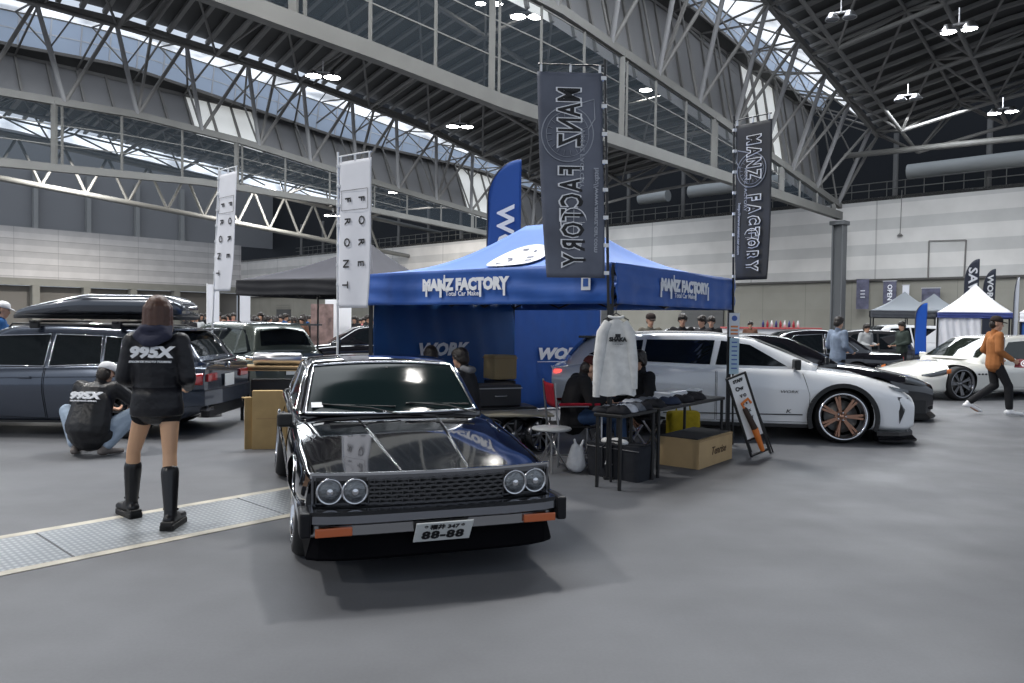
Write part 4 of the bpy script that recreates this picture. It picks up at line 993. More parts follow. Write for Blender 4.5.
def face_head(mb, J, k=1.0):
    f = J['hd'].normalized(); c = J['head']; up = (c - J['neck']).normalized(); up = (up * .3 + V((0, 0, 1)) * .7); up = (up - f * up.dot(f)).normalized(); r = f.cross(up)
    R = Matrix((r, f, up)).transposed()
    L = lambda x, y, z: c + R @ V((x * k, y * k, z * k))
    mb.ell(L(0, -.012, .018), (.076 * k, .096 * k, .100 * k), R); mb.ell(L(0, .030, -.045), (.056 * k, .062 * k, .068 * k), R)
    mb.cap(L(0, .092, .005), L(0, .108, -.024), .010 * k, .013 * k); mb.cap(L(0, .078, -.098), L(0, .085, -.088), .018 * k, .02 * k)
    for s_ in (1, -1): mb.ell(L(s_ * .078, -.008, -.012), (.012 * k, .022 * k, .032 * k), R); mb.cap(L(s_ * .022, .084, .026), L(s_ * .048, .074, .026), .010 * k, .009 * k)
    mb.cap(L(-.018, .088, -.058), L(.018, .088, -.058), .010 * k, .010 * k)
    return L, R
def figure(name, label, J, loc, rz, top=None, legs=None, shoe=None, hair='short', hairmat=None, skinmat=None, vox=.012, group=None, topr=1.0, legr=1.0, hood=None, hem=None, bare=False, cat='person', hands=True, boots=None, shorts=None, cap_=None, facedet=True, open_jacket=None):
    root = thing(name, label, cat, loc, rz, group); sk_ = skinmat or skin
    b = MB(); L, R = face_head(b, J)
    b.cap(J['neck'] - V((0, 0, .04)), J['head'] - (J['head'] - J['neck']) * .3, .052, .05)
    b.cap(J['waist'], J['chest'], (.12, .085), (.135, .09)); b.cap(J['pel'], J['waist'], (.13, .095), (.12, .085)); b.cap(J['chest'], J['neck'], (.12, .08), (.05, .045))
    for s_, sg in (('R', 1), ('L', -1)):
        b.cap(J['chest'] + (J['sh' + s_] - J['chest']) * .5, J['sh' + s_], .055, .048); b.cap(J['sh' + s_], J['el' + s_], .044, .034); b.cap(J['el' + s_], J['wr' + s_], .034, .024)
        if hands: mkhand(b, J['wr' + s_], J['el' + s_], sg, .9)
        b.cap(J['hip' + s_], J['kn' + s_], .078, .050); b.cap(J['kn' + s_], J['kn' + s_].lerp(J['an' + s_], .35), .050, .052); b.cap(J['kn' + s_].lerp(J['an' + s_], .35), J['an' + s_], .052, .034)
        b.cap(J['an' + s_] - V((0, 0, .03)), J['toe' + s_], .034, .028)
    o = b.build('body', sk_, root); remesh(o, vox, 3)
    if facedet:
        for s_ in (1, -1):
            MB().ell(L(s_ * .033, .084, .012), (.013, .008, .006), R, 10, 6).build('eye', ink, root); MB().cap(L(s_ * .018, .091, .031), L(s_ * .050, .080, .030), .004, .004).build('eyebrow', hairmat or hairm, root)
        MB().ell(L(0, .098, -.058), (.022, .005, .006), R, 10, 6).build('mouth', mat('lips', (.35, .12, .10), rough=.5), root)
    if top:
        g = MB(); t = topr
        g.cap(J['waist'], J['chest'], (.150 * t, .115 * t), (.172 * t, .118 * t)); g.cap(J['chest'], J['neck'] - V((0, 0, .035)), (.15 * t, .105 * t), (.07, .062))
        h = hem if hem is not None else J['pel'] - V((0, 0, .06)); g.cap(h, J['waist'], (.172 * t, .128 * t), (.150 * t, .115 * t))
        for s_ in 'RL':
            g.cap(J['chest'] + (J['sh' + s_] - J['chest']) * .6, J['sh' + s_], .075 * t, .066 * t); g.cap(J['sh' + s_], J['el' + s_], .066 * t, .056 * t); g.cap(J['el' + s_], J['el' + s_].lerp(J['wr' + s_], .93), .056 * t, .040 * t)
        g.cap(J['neck'] - V((0, 0, .02)), J['neck'] + V((0, 0, .02)), .062, .06)
        q = g.build('jacket', top, root); remesh(q, vox, 5)
    if legs:
        g = MB(); t = legr; g.cap(J['pel'] + V((.02, 0, .02)), J['pel'] - V((.02, 0, -.02)), (.10, .10), (.10, .10)); g.cap(J['pel'], J['waist'] - V((0, 0, .06)), (.135, .10), (.125, .09))
        for s_ in 'RL':
            m = J['kn' + s_].lerp(J['an' + s_], .9); g.cap(J['hip' + s_], J['kn' + s_], .088 * t, .070 * t); g.cap(J['kn' + s_], m, .074 * t, .060 * t)
        q = g.build('trousers', legs, root); remesh(q, vox, 4)
    if shorts:
        g = MB(); g.cap(J['pel'], J['waist'] - V((0, 0, .03)), (.15, .115), (.135, .1))
        for s_ in 'RL': g.cap(J['hip' + s_], J['hip' + s_].lerp(J['kn' + s_], .14), .094, .092)
        q = g.build('shorts', shorts, root); remesh(q, vox, 4)
    if shoe:
        for s_ in 'RL':
            a, t = J['an' + s_], J['toe' + s_]; g = MB(); f = V((t.x - a.x, t.y - a.y, 0)).normalized(); z0 = min(t.z, a.z - .05)
            g.cap(a - f * .045 - V((0, 0, .045)), V((a.x, a.y, a.z - .045)) + f * .06, (.044, .040), (.046, .035), ref=f.cross(UP)); g.cap(V((a.x, a.y, a.z - .05)) + f * .05, t + f * .04, (.046, .034), (.040, .028), ref=f.cross(UP)); g.cap(a - V((0, 0, .05)), a + V((0, 0, .0)), .042, .044)
            q = g.build('shoe', shoe, root); remesh(q, max(vox * .8, .008), 3)
    if hair:
        g = MB(); hm_ = hairmat or hairm; w_ = .0 if not cap_ else 1
        if not w_: g.ell(L(0, -.018, .036), (.089, .104, .096), R); g.ell(L(0, .010, .062), (.078, .092, .066), R); g.cap(L(-.076, .02, .045), L(-.078, -.02, -.03), .022, .018); g.cap(L(.076, .02, .045), L(.078, -.02, -.03), .022, .018)
        g.ell(L(0, -.045, -.015), (.080, .070, .090), R)
        if hair == 'bob':
            for i in range(9):
                a = radians(200 - 0 + i * 17.5 - 0) - radians(0); a = radians(165 + i * 26.25)
                x, y = cos(a) * .074, sin(a) * .078 - .015; g.cap(L(x * .95, y, .03), L(x * 1.02, y * 1.0 - .005, -.13), .034, .034)
            g.ell(L(0, -.055, -.07), (.085, .05, .10), R)
        q = g.build('hair', hm_, root); remesh(q, .009, 3)
    if cap_:
        g = MB(); M = Matrix.Translation(L(0, -.012, .045)) @ R.to_4x4()
        g.lathe([(.094, -.012), (.099, .0), (.097, .03), (.080, .068), (.045, .088), (0, .094)], M, 24); g.cap(L(0, .075, .045), L(0, .150, .036), (.062, .008), (.045, .006), ref=R @ V((1, 0, 0))); g.build('cap', cap_, root, thick=.004)
    return root, L, R
black_cloth = cloth('black_cloth', (.012, .012, .014)); blue_jean = cloth('light_denim', (.24, .31, .40)); jean_dk = cloth('blue_denim', (.03, .06, .13))
# woman seen from behind ---------------------------------------------------
wl, wr_ = G(128, 518), G(172, 529); wc = (wl + wr_) / 2
J = stand(1.66); rzw = radians(6); Rw = Matrix.Rotation(-rzw, 3, 'Z')
def loc_(p, c): q = Rw @ (p - c); return q
a_ = loc_(wr_, wc); b_ = loc_(wl, wc)
J['anR'] = V((a_.x - .01, a_.y, .125)); J['toeR'] = V((a_.x + .0, a_.y + .17, .06)); J['anL'] = V((b_.x + .02, b_.y + .02, .13)); J['toeL'] = V((b_.x - .10, b_.y + .15, .06))
J['knR'] = V((a_.x * .75, a_.y * .5 + .03, .52)); J['knL'] = V((b_.x * .72, b_.y * .5 + .03, .52)); J['hipR'] = V((.085, 0, .86)); J['hipL'] = V((-.085, 0, .86))
J['hd'] = V((-.25, 1, -.06)); J['elR'] = V((.225, -.03, 1.09)); J['elL'] = V((-.225, -.03, 1.09)); J['wrR'] = V((.16, .2, 1.0)); J['wrL'] = V((-.16, .2, 1.0))
J['shR'].x = .165; J['shL'].x = -.165; J['head'].z += .02
for q_ in ('pel', 'waist', 'chest', 'neck', 'head', 'hipR', 'hipL', 'shR', 'shL', 'elR', 'elL', 'wrR', 'wrL'): J[q_] = J[q_] + V((.055, 0, 0))
jk = mat('black_nylon', (.010, .010, .013), rough=.42, spec=.35, bump=1.0, bscale=7)
wo, L, R = figure('person', 'person seen from behind in a black hooded jacket, bare legs and tall black boots', J, wc, rzw, top=jk, shorts=cloth('black_shorts', (.008, .008, .009)), hair='bob', hairmat=mat('brown_hair', (.065, .026, .015), rough=.42, bump=.25, bscale=25), vox=.010, topr=1.10, hem=V((.055, 0, .87)), hands=True, skinmat=mat('bare_skin', (.56, .33, .20), rough=.5))
# hood lying on the back
g = MB(); g.cap((-.10, -.085, 1.36), (0, -.135, 1.30), (.06, .045), (.075, .05)); g.cap((.10, -.085, 1.36), (0, -.135, 1.30), (.06, .045), (.075, .05)); g.cap((-.085, -.03, 1.43), (-.09, -.09, 1.36), .045, .055); g.cap((.085, -.03, 1.43), (.09, -.09, 1.36), .045, .055); g.cap((-.06, -.09, 1.42), (.06, -.09, 1.42), .045, .045)
g.v = [(x * .92 + .055, y, 1.38 + (z - 1.33) * .75) for x, y, z in g.v]; q = g.build('hood', cloth('navy_hood', (.030, .032, .055)), wo); remesh(q, .010, 4)
g = MB(); g.lathe([(.170, .805), (.183, .82), (.182, .88), (.170, .95), (.165, 1.02)], Matrix.Translation((.055, -.005, 0)) @ Matrix.Diagonal((1, .76, 1, 1)), 28); g.build('jacket_hem', jk, wo, thick=.008)
# back print: block lettering and a fine line, raised a hair over the cloth
def back_print(root, y0, z0, w, m, lines, rx=0., s_=1.0, org=None):
    M0 = Matrix.Translation(org or V((0, y0, z0))) @ Matrix.Rotation(pi / 2 + rx, 4, 'X')
    for (txt, sz, dz, bold, sx) in lines: text(txt, sz * s_, M0 @ Matrix.Translation((0, dz, 0)), m, root, 'jacket_print', bold=bold, sx=sx, shear=.15, ext=.006)
back_print(wo, 0, 0, .3, wink, [('995X', .105, 0, .006, 1.25), ('SALON DE PHOTO TOURING', .020, -.066, .0006, 1.1)], org=V((.055, -.143, 1.275)))
for s_ in 'RL':   # tall boots
    a, t, k = J['an' + s_], J['toe' + s_], J['kn' + s_]; f = V((t.x - a.x, t.y - a.y, 0)).normalized(); g = MB()
    tp = k.lerp(a, .30); g.cap(tp, k.lerp(a, .5), .064, .060); g.cap(k.lerp(a, .5), a, .060, .046); g.cap(a - V((0, 0, .02)), a + f * .06 - V((0, 0, .04)), .048, .045); g.cap(a - f * .03 - V((0, 0, .05)), t + f * .02, (.046, .04), (.045, .032), ref=f.cross(UP))
    q = g.build('boot', mat('boot_leather', (.010, .010, .012), rough=.33), wo); remesh(q, .009, 4)
    g = MB(); Rf = Matrix((f.cross(UP) * -1, f, UP)).transposed(); c = V((a.x, a.y, 0)) + f * .055
    g.box(c + V((0, 0, .024)) , (.100, .275, .048), Rf, ch=.016); g.box(c - f * .095 + V((0, 0, .035)), (.088, .085, .07), Rf, ch=.01); g.build('sole', mat('boot_sole', (.012, .012, .012), rough=.6), q)
    g = MB(); g.tube([a + f * .0 + V((.05, 0, .02)), a + f * .055 + V((0, 0, .02)), a + V((-.05, 0, .02))], .008, 6); g.build('strap', mat('boot_leather', (.01, .01, .012)), q)
# crouching man -----------------------------------------------------------------
cc = G(89, 456)
J = stand(1.70); J.update({k: V(v) for k, v in dict(pel=(0, .02, .27), waist=(0, .06, .42), chest=(0, .13, .66), neck=(.03, .17, .80), head=(.06, .22, .885), hipR=(.10, .03, .26), hipL=(-.10, .03, .26),
    knR=(.40, .22, .46), knL=(-.40, .22, .46), anR=(.17, .02, .10), anL=(-.17, .02, .10), toeR=(.23, .17, .035), toeL=(-.23, .17, .035), shR=(.20, .17, .74), shL=(-.20, .17, .74), elR=(.35, .30, .56), elL=(-.35, .30, .56), wrR=(.16, .56, .46), wrL=(-.12, .58, .46)).items()})
J['hd'] = V((0, 1, -.55))
cr_, L, R = figure('person', 'person crouching beside the estate car in a black jacket, pale jeans and white cap', J, cc, radians(-4), top=mat('black_crouch', (.014, .014, .016), rough=.42, spec=.4, bump=1.0, bscale=7), legs=cloth('washed_denim', (.30, .37, .46)), shoe=mat('shoe_greige', (.16, .14, .13), rough=.7), hair='short', cap_=cloth('white_cap', (.62, .62, .64)), vox=.010, topr=1.28, legr=1.12)
g = MB(); g.cap((-.16, .06, .22), (.16, .06, .22), (.12, .11), (.12, .11)); g.cap((0, -.02, .32), (0, .08, .60), (.25, .17), (.22, .15)); g.cap((0, .0, .22), (0, .0, .32), (.22, .15), (.24, .17)); q = g.build('jacket_back', cloth('black_crouch', (.016, .016, .018)), cr_); remesh(q, .012, 6)
Mc = Matrix.Translation((0, -.075, .67)) @ Matrix.Rotation(radians(68), 4, 'X')
for (tx, sz, dy, bo, sx) in (('995X', .10, 0, .006, 1.5), ('SALON DE PHOTO TOURING', .02, -.06, .0005, 1.1)): text(tx, sz, Mc @ Matrix.Translation((0, dy, 0)), wink, cr_, 'jacket_print', bold=bo, sx=sx, shear=.15, ext=.01)
# walking man on the right ------------------------------------------------------
bp0 = G(993, 415)
J = stand(1.73); rzb = radians(-100)   # faces picture-right, a little toward us
J.update({k: V(v) for k, v in dict(knR=(.07, .10, .50), anR=(.08, .02, .12), toeR=(.09, .17, .05), knL=(-.07, .04, .52), anL=(-.08, -.38, .20), toeL=(-.08, -.22, .06), elR=(.25, -.04, 1.14), wrR=(.22, .20, .98), elL=(-.25, -.08, 1.14), wrL=(-.23, .14, 1.0)).items()})
J['knR'] = V((.08, .20, .52)); J['anR'] = V((.09, .22, .11)); J['toeR'] = V((.09, .38, .045)); J['hd'] = V((.25, 1, -.2))
wm_, L, R = figure('person', 'person in a rust brown jacket walking past the ivory white car with a leaflet', J, bp0, rzb, top=cloth('rust_jacket', (.33, .13, .045)), legs=cloth('black_jeans', (.016, .016, .018)), shoe=mat('white_sneaker', (.75, .75, .77), rough=.5), hair='short', cap_=cloth('dark_beanie', (.03, .022, .02)), vox=.011, topr=1.08)
g = MB(); g.cap(V((.06, .105, .93)), V((.05, .115, 1.36)), (.035, .02), (.035, .02)); g.build('white_shirt', cloth('white_tee', (.6, .6, .6)), wm_)
lf = thing('leaflet', 'dark red printed leaflet held by the walking person in the rust jacket', 'leaflet', (0, 0, 0)); lf.location = Matrix.Rotation(rzb, 3, 'Z') @ V((.24, .36, .93)) + bp0; lf.rotation_euler = (radians(60), 0, rzb + .9)
MB().box((0, 0, 0), (.26, .17, .012), ch=.003).build('cover', mat('dark_red_print', (.16, .015, .025), rough=.4), lf)
MB().lathe([(.045, 0), (.05, .004), (.06, .004), (.065, 0)], Matrix.Translation((.02, 0, .006)), 20).build('ring_print', wink, lf)
MB().lathe([(.0, .005), (.03, .005)], Matrix.Translation((.02, 0, .006)), 20).build('dot_print', wink, lf)
# seated man in the folding chair ------------------------------------------------
sc_ = G(574, 462)
J = stand(1.68); J.update({k: V(v) for k, v in dict(pel=(0, -.02, .50), waist=(0, -.03, .64), chest=(0, .03, .83), neck=(0, .10, .95), head=(0, .17, 1.03), hipR=(.10, .02, .50), hipL=(-.10, .02, .50), knR=(.14, .46, .52), knL=(-.13, .44, .53),
    anR=(.14, .50, .10), anL=(-.12, .36, .10), toeR=(.15, .66, .035), toeL=(-.13, .52, .035), shR=(.18, .06, .90), shL=(-.18, .06, .90), elR=(.25, .12, .66), elL=(-.25, .12, .66), wrR=(.08, .36, .74), wrL=(-.07, .36, .74)).items()})
J['hd'] = V((0, 1, -.55))
rzs = radians(-80)
figure('person', 'person in black with a dark cap seated in the red-armed folding chair', J, sc_, rzs, top=black_cloth, legs=jean_dk, shoe=mat('white_sneaker', (.75, .75, .77)), cap_=cloth('black_red_cap', (.05, .012, .012)), vox=.010, topr=1.12, legr=1.05)
ph = MB(); ph.box((0, 0, 0), (.075, .15, .01), ch=.003); o = ph.build('phone', mat('phone_black', (.01, .01, .01), rough=.2)); o.location = sc_ + Matrix.Rotation(rzs, 3, 'Z') @ V((0, .47, .80)); o.rotation_euler = (radians(50), 0, rzs); tag(o, 'black phone held by the person seated in the red-armed chair', 'phone')
# second seated man behind the table
s2 = G(650, 452) + V((-.06, .14, 0))
J2 = {k: v.copy() for k, v in J.items()}; J2['head'] = V((0, .10, 1.09)); J2['neck'] = V((0, .05, .98)); J2['hd'] = V((.2, 1, -.25)); J2['pel'] = V((0, -.02, .5)); J2['wrR'] = V((.12, .40, .60)); J2['wrL'] = V((-.12, .40, .60))
figure('person', 'person in black seated behind the table, partly hidden by the hanging white shirt', J2, s2, radians(118), top=black_cloth, legs=cloth('black_jeans', (.016, .016, .018)), shoe=mat('white_sneaker', (.75, .75, .77)), hair='short', vox=.011, topr=1.1)
# two seated people under the blue canopy behind the coupe
for px, py, Y, rz_, lab, tc_ in ((433, 345, 9.55, radians(20), 'person in plain black seated under the blue canopy behind the coupe', black_cloth), (468, 352, 9.0, radians(70), 'person with a pale hood collar seated under the blue canopy', cloth('charcoal_cloth', (.03, .03, .034)))):
    p = P(px, py, Y); J3 = {k: v.copy() for k, v in J2.items()}; dz = p.z - 1.12
    p.z = 0; rt, L, R = figure('person', lab, J3, p, rz_, top=tc_, legs=cloth('black_jeans', (.016, .016, .018)), shoe=mat('dark_shoe', (.02, .02, .02)), hair='short', vox=.014, topr=1.1)
    if tc_ is not black_cloth:
        g = MB(); g.cap((-.06, .03, .97), (.06, .03, .97), (.04, .04), (.04, .04)); g.cap((-.06, -.04, .95), (.06, -.04, .95), (.04, .045), (.04, .045)); g.cap((-.08, .03, .97), (-.07, -.04, .95), .04, .04); g.cap((.08, .03, .97), (.07, -.04, .95), .04, .04); q = g.build('hood', cloth('grey_hood', (.22, .22, .23)), rt); remesh(q, .012, 6)
    dark_stool = thing('folding_stool', 'black folding stool under the person ' + ('in plain black' if px < 450 else 'with the grey hood') + ' behind the coupe', 'stool', p, rz_)
    MB().box((0, -.02, .40), (.36, .34, .03), ch=.01).build('seat', black_cloth, dark_stool)
    for sx in (1, -1): MB().bar((sx * .16, -.18, .0), (sx * .16, .14, .39), .02, .02).build('leg', steel, dark_stool); MB().bar((sx * .14, .14, .0), (sx * .14, -.18, .39), .02, .02).build('leg', steel, dark_stool)
# man in the denim jacket and others standing among the far cars
def bystander(px, Y, rz_, lab, top, legs, hair='short', h=1.72, cp=None, vox=.02, group=None, topr=1.08, hm_=None):
    q = P(px, 340, Y); q.z = 0; J = stand(h); J['wrR'] = V((.12, .26, 1.0)); J['wrL'] = V((-.12, .26, 1.02)); J['hd'] = V((0, 1, -.3))
    return figure('person', lab, J, q, rz_, top=top, legs=legs, shoe=mat('dark_shoe', (.02, .02, .02)), hair=hair, vox=vox, cap_=cp, facedet=True, topr=topr, group=group, hairmat=hm_)[0]
blj = cloth('black_jeans', (.016, .016, .018)); dnm = cloth('denim_jacket', (.17, .21, .28))
bystander(838, 15.3, radians(-70), 'person in a blue denim jacket between the black sedans', dnm, blj)
bystander(866, 21.4, radians(200), 'person in a pale grey shirt among the black sedans', cloth('pale_grey_cloth', (.35, .36, .37)), blj, h=1.6)
bystander(902, 21, radians(100), 'person in dark clothes left of the short blue feather flag', cloth('dark_green_cloth', (.03, .04, .035)), blj, h=1.68)
bystander(650, 14.9, radians(190), 'person with a dark cap behind the white crossover, left of the group', cloth('khaki_cloth', (.12, .11, .09)), blj, cp=cloth('dark_beanie', (.03, .022, .02)))
bystander(682, 15.1, radians(175), 'person with dark hair looking down behind the white crossover', black_cloth, blj, h=1.74)
bystander(702, 16.1, radians(120), 'person in black at the left of the pair behind the crossover roof', cloth('charcoal_cloth', (.03, .03, .034)), blj)
bystander(711, 17.4, radians(160), 'person at the right of the pair behind the crossover roof', black_cloth, blj)
bystander(750, 26, radians(170), 'person in brown beside the row of small bottles on the far counter', cloth('brown_cloth', (.12, .06, .04)), blj, h=1.66)
bystander(2, 12.2, radians(-60), 'person in a blue jacket and white-trimmed cap at the left edge behind the estate car', cloth('royal_blue_cloth', (.015, .07, .20)), blj, cp=cloth('white_cap', (.62, .62, .64)), h=1.74)
# crowd beyond the cars on the left: three figures copied about
base = []
for i, (tp, lg, hr) in enumerate(((black_cloth, blj, 'short'), (cloth('charcoal_cloth', (.03, .03, .034)), jean_dk, 'bob'), (cloth('royal_blue_cloth', (.015, .07, .20)), blj, 'short'), (cloth('pink_cloth', (.50, .16, .17)), blj, 'short'), (cloth('pale_grey_cloth', (.35, .36, .37)), jean_dk, 'bob'), (cloth('white_tee', (.6, .6, .6)), blj, 'short'), (cloth('brown_cloth', (.12, .06, .04)), blj, 'short'))):
    J = stand(1.64); J['wrR'] = V((.12, .26, 1.0)); J['hd'] = V((0, 1, -.25))
    base.append(figure('person', 'x', J, V((0, 0, 0)), 0, top=tp, legs=lg, shoe=mat('dark_shoe', (.02, .02, .02)), hair=hr, vox=.03, facedet=False, hands=False, topr=1.1)[0])
nm_ = ['black', 'charcoal', 'blue', 'pink', 'pale grey', 'white', 'brown']; used = set(); rnd = random.Random(3)
where = [('left of the green estate', 184, 236), ('above the green estate roof', 240, 322), ('by the portrait banner', 326, 374)]
spots_ = []
for wi, (wn, xa, xb) in enumerate(where):
    n = (10, 26, 13)[wi]
    for i in range(n):
        px = xa + (xb - xa) * (i + rnd.random() * .8) / n; Y = rnd.uniform(22, 34); k = rnd.choice([0, 0, 0, 1, 1, 2, 3, 4, 5, 6]) if i else 0
        Y += 3 * (wi == 2); p = P(px, 330, Y); p.z = 0
        for tr_ in range(60):
            if all((p - z).length > .75 for z in spots_): break
            Y = rnd.uniform(25.5, 37); p = P(px, 330, Y); p.z = 0
        spots_.append(p)
        if base[k] not in used: r = base[k]; used.add(base[k])
        else: r = copy_tree(base[k])
        r.location = p; r.rotation_euler = (0, 0, rnd.uniform(0, 6.28)); sc = rnd.uniform(.95, 1.06); r.scale = (sc, sc, sc)
        r['label'] = 'distant person in %s clothes in the crowd %s' % (nm_[k], wn); r['group'] = '%s-clad people in the crowd %s' % (nm_[k], wn)
for r in base:
    if r not in used:
        for ch in list(r.children): bpy.data.objects.remove(ch)
        bpy.data.objects.remove(r)
# ================================================================ TENTS
def canopy(name, label, cs, peak, zv, zt, m, mtrim=None, valm=None, ridge=None, legm=None, legs=(0, 1, 2, 3), sag=.10, frame_h=None, group=None, legz=0):
    """cs: four corners on the ground in order; hip roof up to a peak or a ridge (two points)"""
    c0 = sum(cs, V((0, 0, 0))) / 4; t = thing(name, label, 'canopy tent', c0, 0, group); cs = [V(c) - c0 for c in cs]
    pk = ridge if ridge else (peak, peak); pk = [V(p) - c0 for p in pk]
    for i in range(4):
        a, b = cs[i], cs[(i + 1) % 4]; A = a + UP * zt; B = b + UP * zt
        def near(q): return min(pk, key=lambda z: (V((z.x, z.y, 0)) - V((q.x, q.y, 0))).length)
        pa, pb = near(a), near(b)
        def fn(u, v):
            e = A.lerp(B, u); p = pa.lerp(pb, u); q = e.lerp(p, v); q.z -= sag * sin(pi * v) * (1 + .0 * u) * 1.0 + .03 * sin(pi * u) * sin(pi * v) * 1.5; return q
        g = MB(); g.grid(fn, 16, 14); g.build('roof_panel', m, t, thick=.006)
        n = (b - a).cross(UP).normalized(); n = n if n.dot(a + b) > 0 else -n
        def vf(u, v):
            w = .012 * sin(u * 23 + i) + .008 * sin(u * 57 + 2 * i); sc = .018 * abs(sin(u * pi * 3.0)) * (1 - v)
            return A.lerp(B, u) - UP * ((zt - zv) * (1 - v)) + n * (.03 + w * (1 - v) + .010 * sin(v * 13 + u * 4 + .8 * sin(u * 9)))
        g = MB(); g.grid(vf, 60, 10); g.build('valance', valm or m, t, thick=.004)
    lm = legm or mat('tent_frame', (.015, .015, .016), rough=.4)
    for i in legs:
        g = MB(); c = cs[i] * .985; g.box(c + UP * (zt - .02) / 2, (.045, .045, zt - .02)); g.box(c + UP * .01, (.09, .09, .02)); g.build('leg', lm, t)
    g = MB()
    for i in range(4):
        a, b = cs[i] * .97, cs[(i + 1) % 4] * .97; k = 4
        for j in range(k):
            p, q = a.lerp(b, j / k), a.lerp(b, (j + 1) / k); g.bar(p + UP * (zt - .05), q + UP * (zv + .03), .018, .025); g.bar(p + UP * (zv + .03), q + UP * (zt - .05), .018, .025)
    g.build('truss_bars', lm, t); return t, cs, c0
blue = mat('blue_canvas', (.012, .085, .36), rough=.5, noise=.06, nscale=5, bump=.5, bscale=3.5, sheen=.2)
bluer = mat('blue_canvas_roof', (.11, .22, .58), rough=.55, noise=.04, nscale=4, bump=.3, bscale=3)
TL, TM, TR = V((-1.86, 9.75, 0)), V((.97, 7.34, 0)), V((2.84, 9.75, 0)); TB = TL + TR - TM
ctr = (TL + TM + TR + TB) / 4; rd = (TM - TL).normalized() * .42
r0, r1 = P(528, 222, ctr.y + .1), P(562, 221, ctr.y - .1)
zpk = 2.80
rdg = (ctr - rd + UP * zpk, ctr + rd + UP * zpk)
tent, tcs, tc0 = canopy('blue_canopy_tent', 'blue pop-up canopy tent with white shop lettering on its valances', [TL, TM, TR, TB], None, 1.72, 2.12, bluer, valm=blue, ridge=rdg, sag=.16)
def val_mtx(a, b, f, z, off=.055):
    n = (b - a).cross(UP).normalized(); n = n if n.dot((a + b) / 2 - V((0, 0, 0))) > 0 else -n
    x = UP.cross(n).normalized(); return mtx(a.lerp(b, f) + UP * z + n * off, x, UP)
for (a, b, f, sx) in ((tcs[0], tcs[1], .47, 1.0), (tcs[1], tcs[2], .50, .95)):
    text('MANZ FACTORY', .175 * (1 if f < .48 else .95), val_mtx(a, b, f, 1.945), wink, tent, 'shop_lettering', bold=.012, sx=1.0 * sx)
    text('Total Car Maker', .075, val_mtx(a, b, f + (.0), 1.845), wink, tent, 'lettering', bold=.001, sx=1.1)
    M = val_mtx(a, b, f, 1.945); g = MB()
    for x_, w_, h0, h1 in ((-.60, .03, -.13, .03), (-.36, .035, -.14, .06), (-.30, .02, .0, .12), (.27, .03, -.14, .03), (.62, .03, -.13, .03)): g.box((x_, (h0 + h1) / 2, 0), (w_, h1 - h0, .004))
    for k_ in range(5): h_ = MB(); h_.add([tuple(M @ V(v)) for v in g.v[8 * k_:8 * k_ + 8]], [(0, 1, 3, 2), (4, 6, 7, 5), (0, 4, 5, 1), (2, 3, 7, 6), (0, 2, 6, 4), (1, 5, 7, 3)]); h_.build('lettering_drip', wink, tent)
M = val_mtx(tcs[0], tcs[1], .925, 1.93)
g = MB(); g.box((0, 0, 0), (.11, .15, .004)); g.v = [tuple(M @ V(v)) for v in g.v]; g.build('maker_patch', wink, tent)
g = MB(); g.box((.0, -.0, .003), (.06, .08, .004)); g.v = [tuple(M @ V(v)) for v in g.v]; g.build('maker_mark', blue, tent)
# white round emblem lying on the front roof panel
def roofpt(fu, fv, lift=.015):
    A = tcs[0] + UP * 2.12; B = tcs[1] + UP * 2.12; pa = ctr - rd + UP * zpk - tc0; pb = ctr + rd + UP * zpk - tc0
    q = A.lerp(B, fu).lerp(pa.lerp(pb, fu), fv); q.z -= .16 * sin(pi * fv) + .045 * sin(pi * fu) * sin(pi * fv)
    e1 = (B - A).normalized(); e2 = (pa - A); n = e1.cross(e2).normalized(); n = n if n.z > 0 else -n; return q + n * (lift + .02)
g = MB(); WD = lambda f: (tcs[1] - tcs[0]).length * (1 - f) + .84 * f
def rp(x, y, l=.015): f = .50 + .23 * y; return roofpt(.5 + (.05 + .40 * x) / WD(f), f, l)
g.grid(lambda u, v: rp(u * cos(2 * pi * v), u * sin(2 * pi * v)), 6, 36); g.build('roof_emblem', wink, tent)
rnd = random.Random(5)
for i in range(9):
    a = rnd.uniform(0, 6.28); r = rnd.uniform(.2, .75); fu, fv = r * cos(a), r * sin(a); w = rnd.uniform(.04, .13)
    g = MB(); g.grid(lambda u, v: rp(fu + w * (u - .5) * 2, fv + .10 * (v - .5), .022), 2, 2); g.build('emblem_mark', mat('emblem_grey', (.12, .13, .2)), tent)
# side curtain with lettering on the back-left side
def curtain(name, label, a, b, z0, z1, m, parent=None, amp=.02, seed=0):
    n = (b - a).cross(UP).normalized(); g = MB()
    g.grid(lambda u, v: a.lerp(b, u) + UP * (z0 + (z1 - z0) * v) + n * (amp * sin(u * 19 + v * 3 + seed) * (1 - v * .6) + amp * .6 * sin(u * 41 + v * 7)), 60, 12)
    return g.build(name, m, parent, thick=.004)
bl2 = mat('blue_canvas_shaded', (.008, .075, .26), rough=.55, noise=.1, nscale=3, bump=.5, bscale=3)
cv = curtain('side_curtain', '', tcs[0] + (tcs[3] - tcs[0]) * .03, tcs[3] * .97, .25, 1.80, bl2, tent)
def facing(a, b, f, z, off):
    """local frame on the vertical panel a-b, readable from the camera side"""
    p = a.lerp(b, f) + UP * z; x = (b - a).normalized(); n = x.cross(UP); w = p
    return mtx(w + n * off, x, UP)
text('WORK', .24, facing(tcs[0], tcs[3], .44, 1.12, .06), wink, tent, 'curtain_lettering', bold=.012, sx=1.35, shear=.25)
for f in (.49, .50): pass
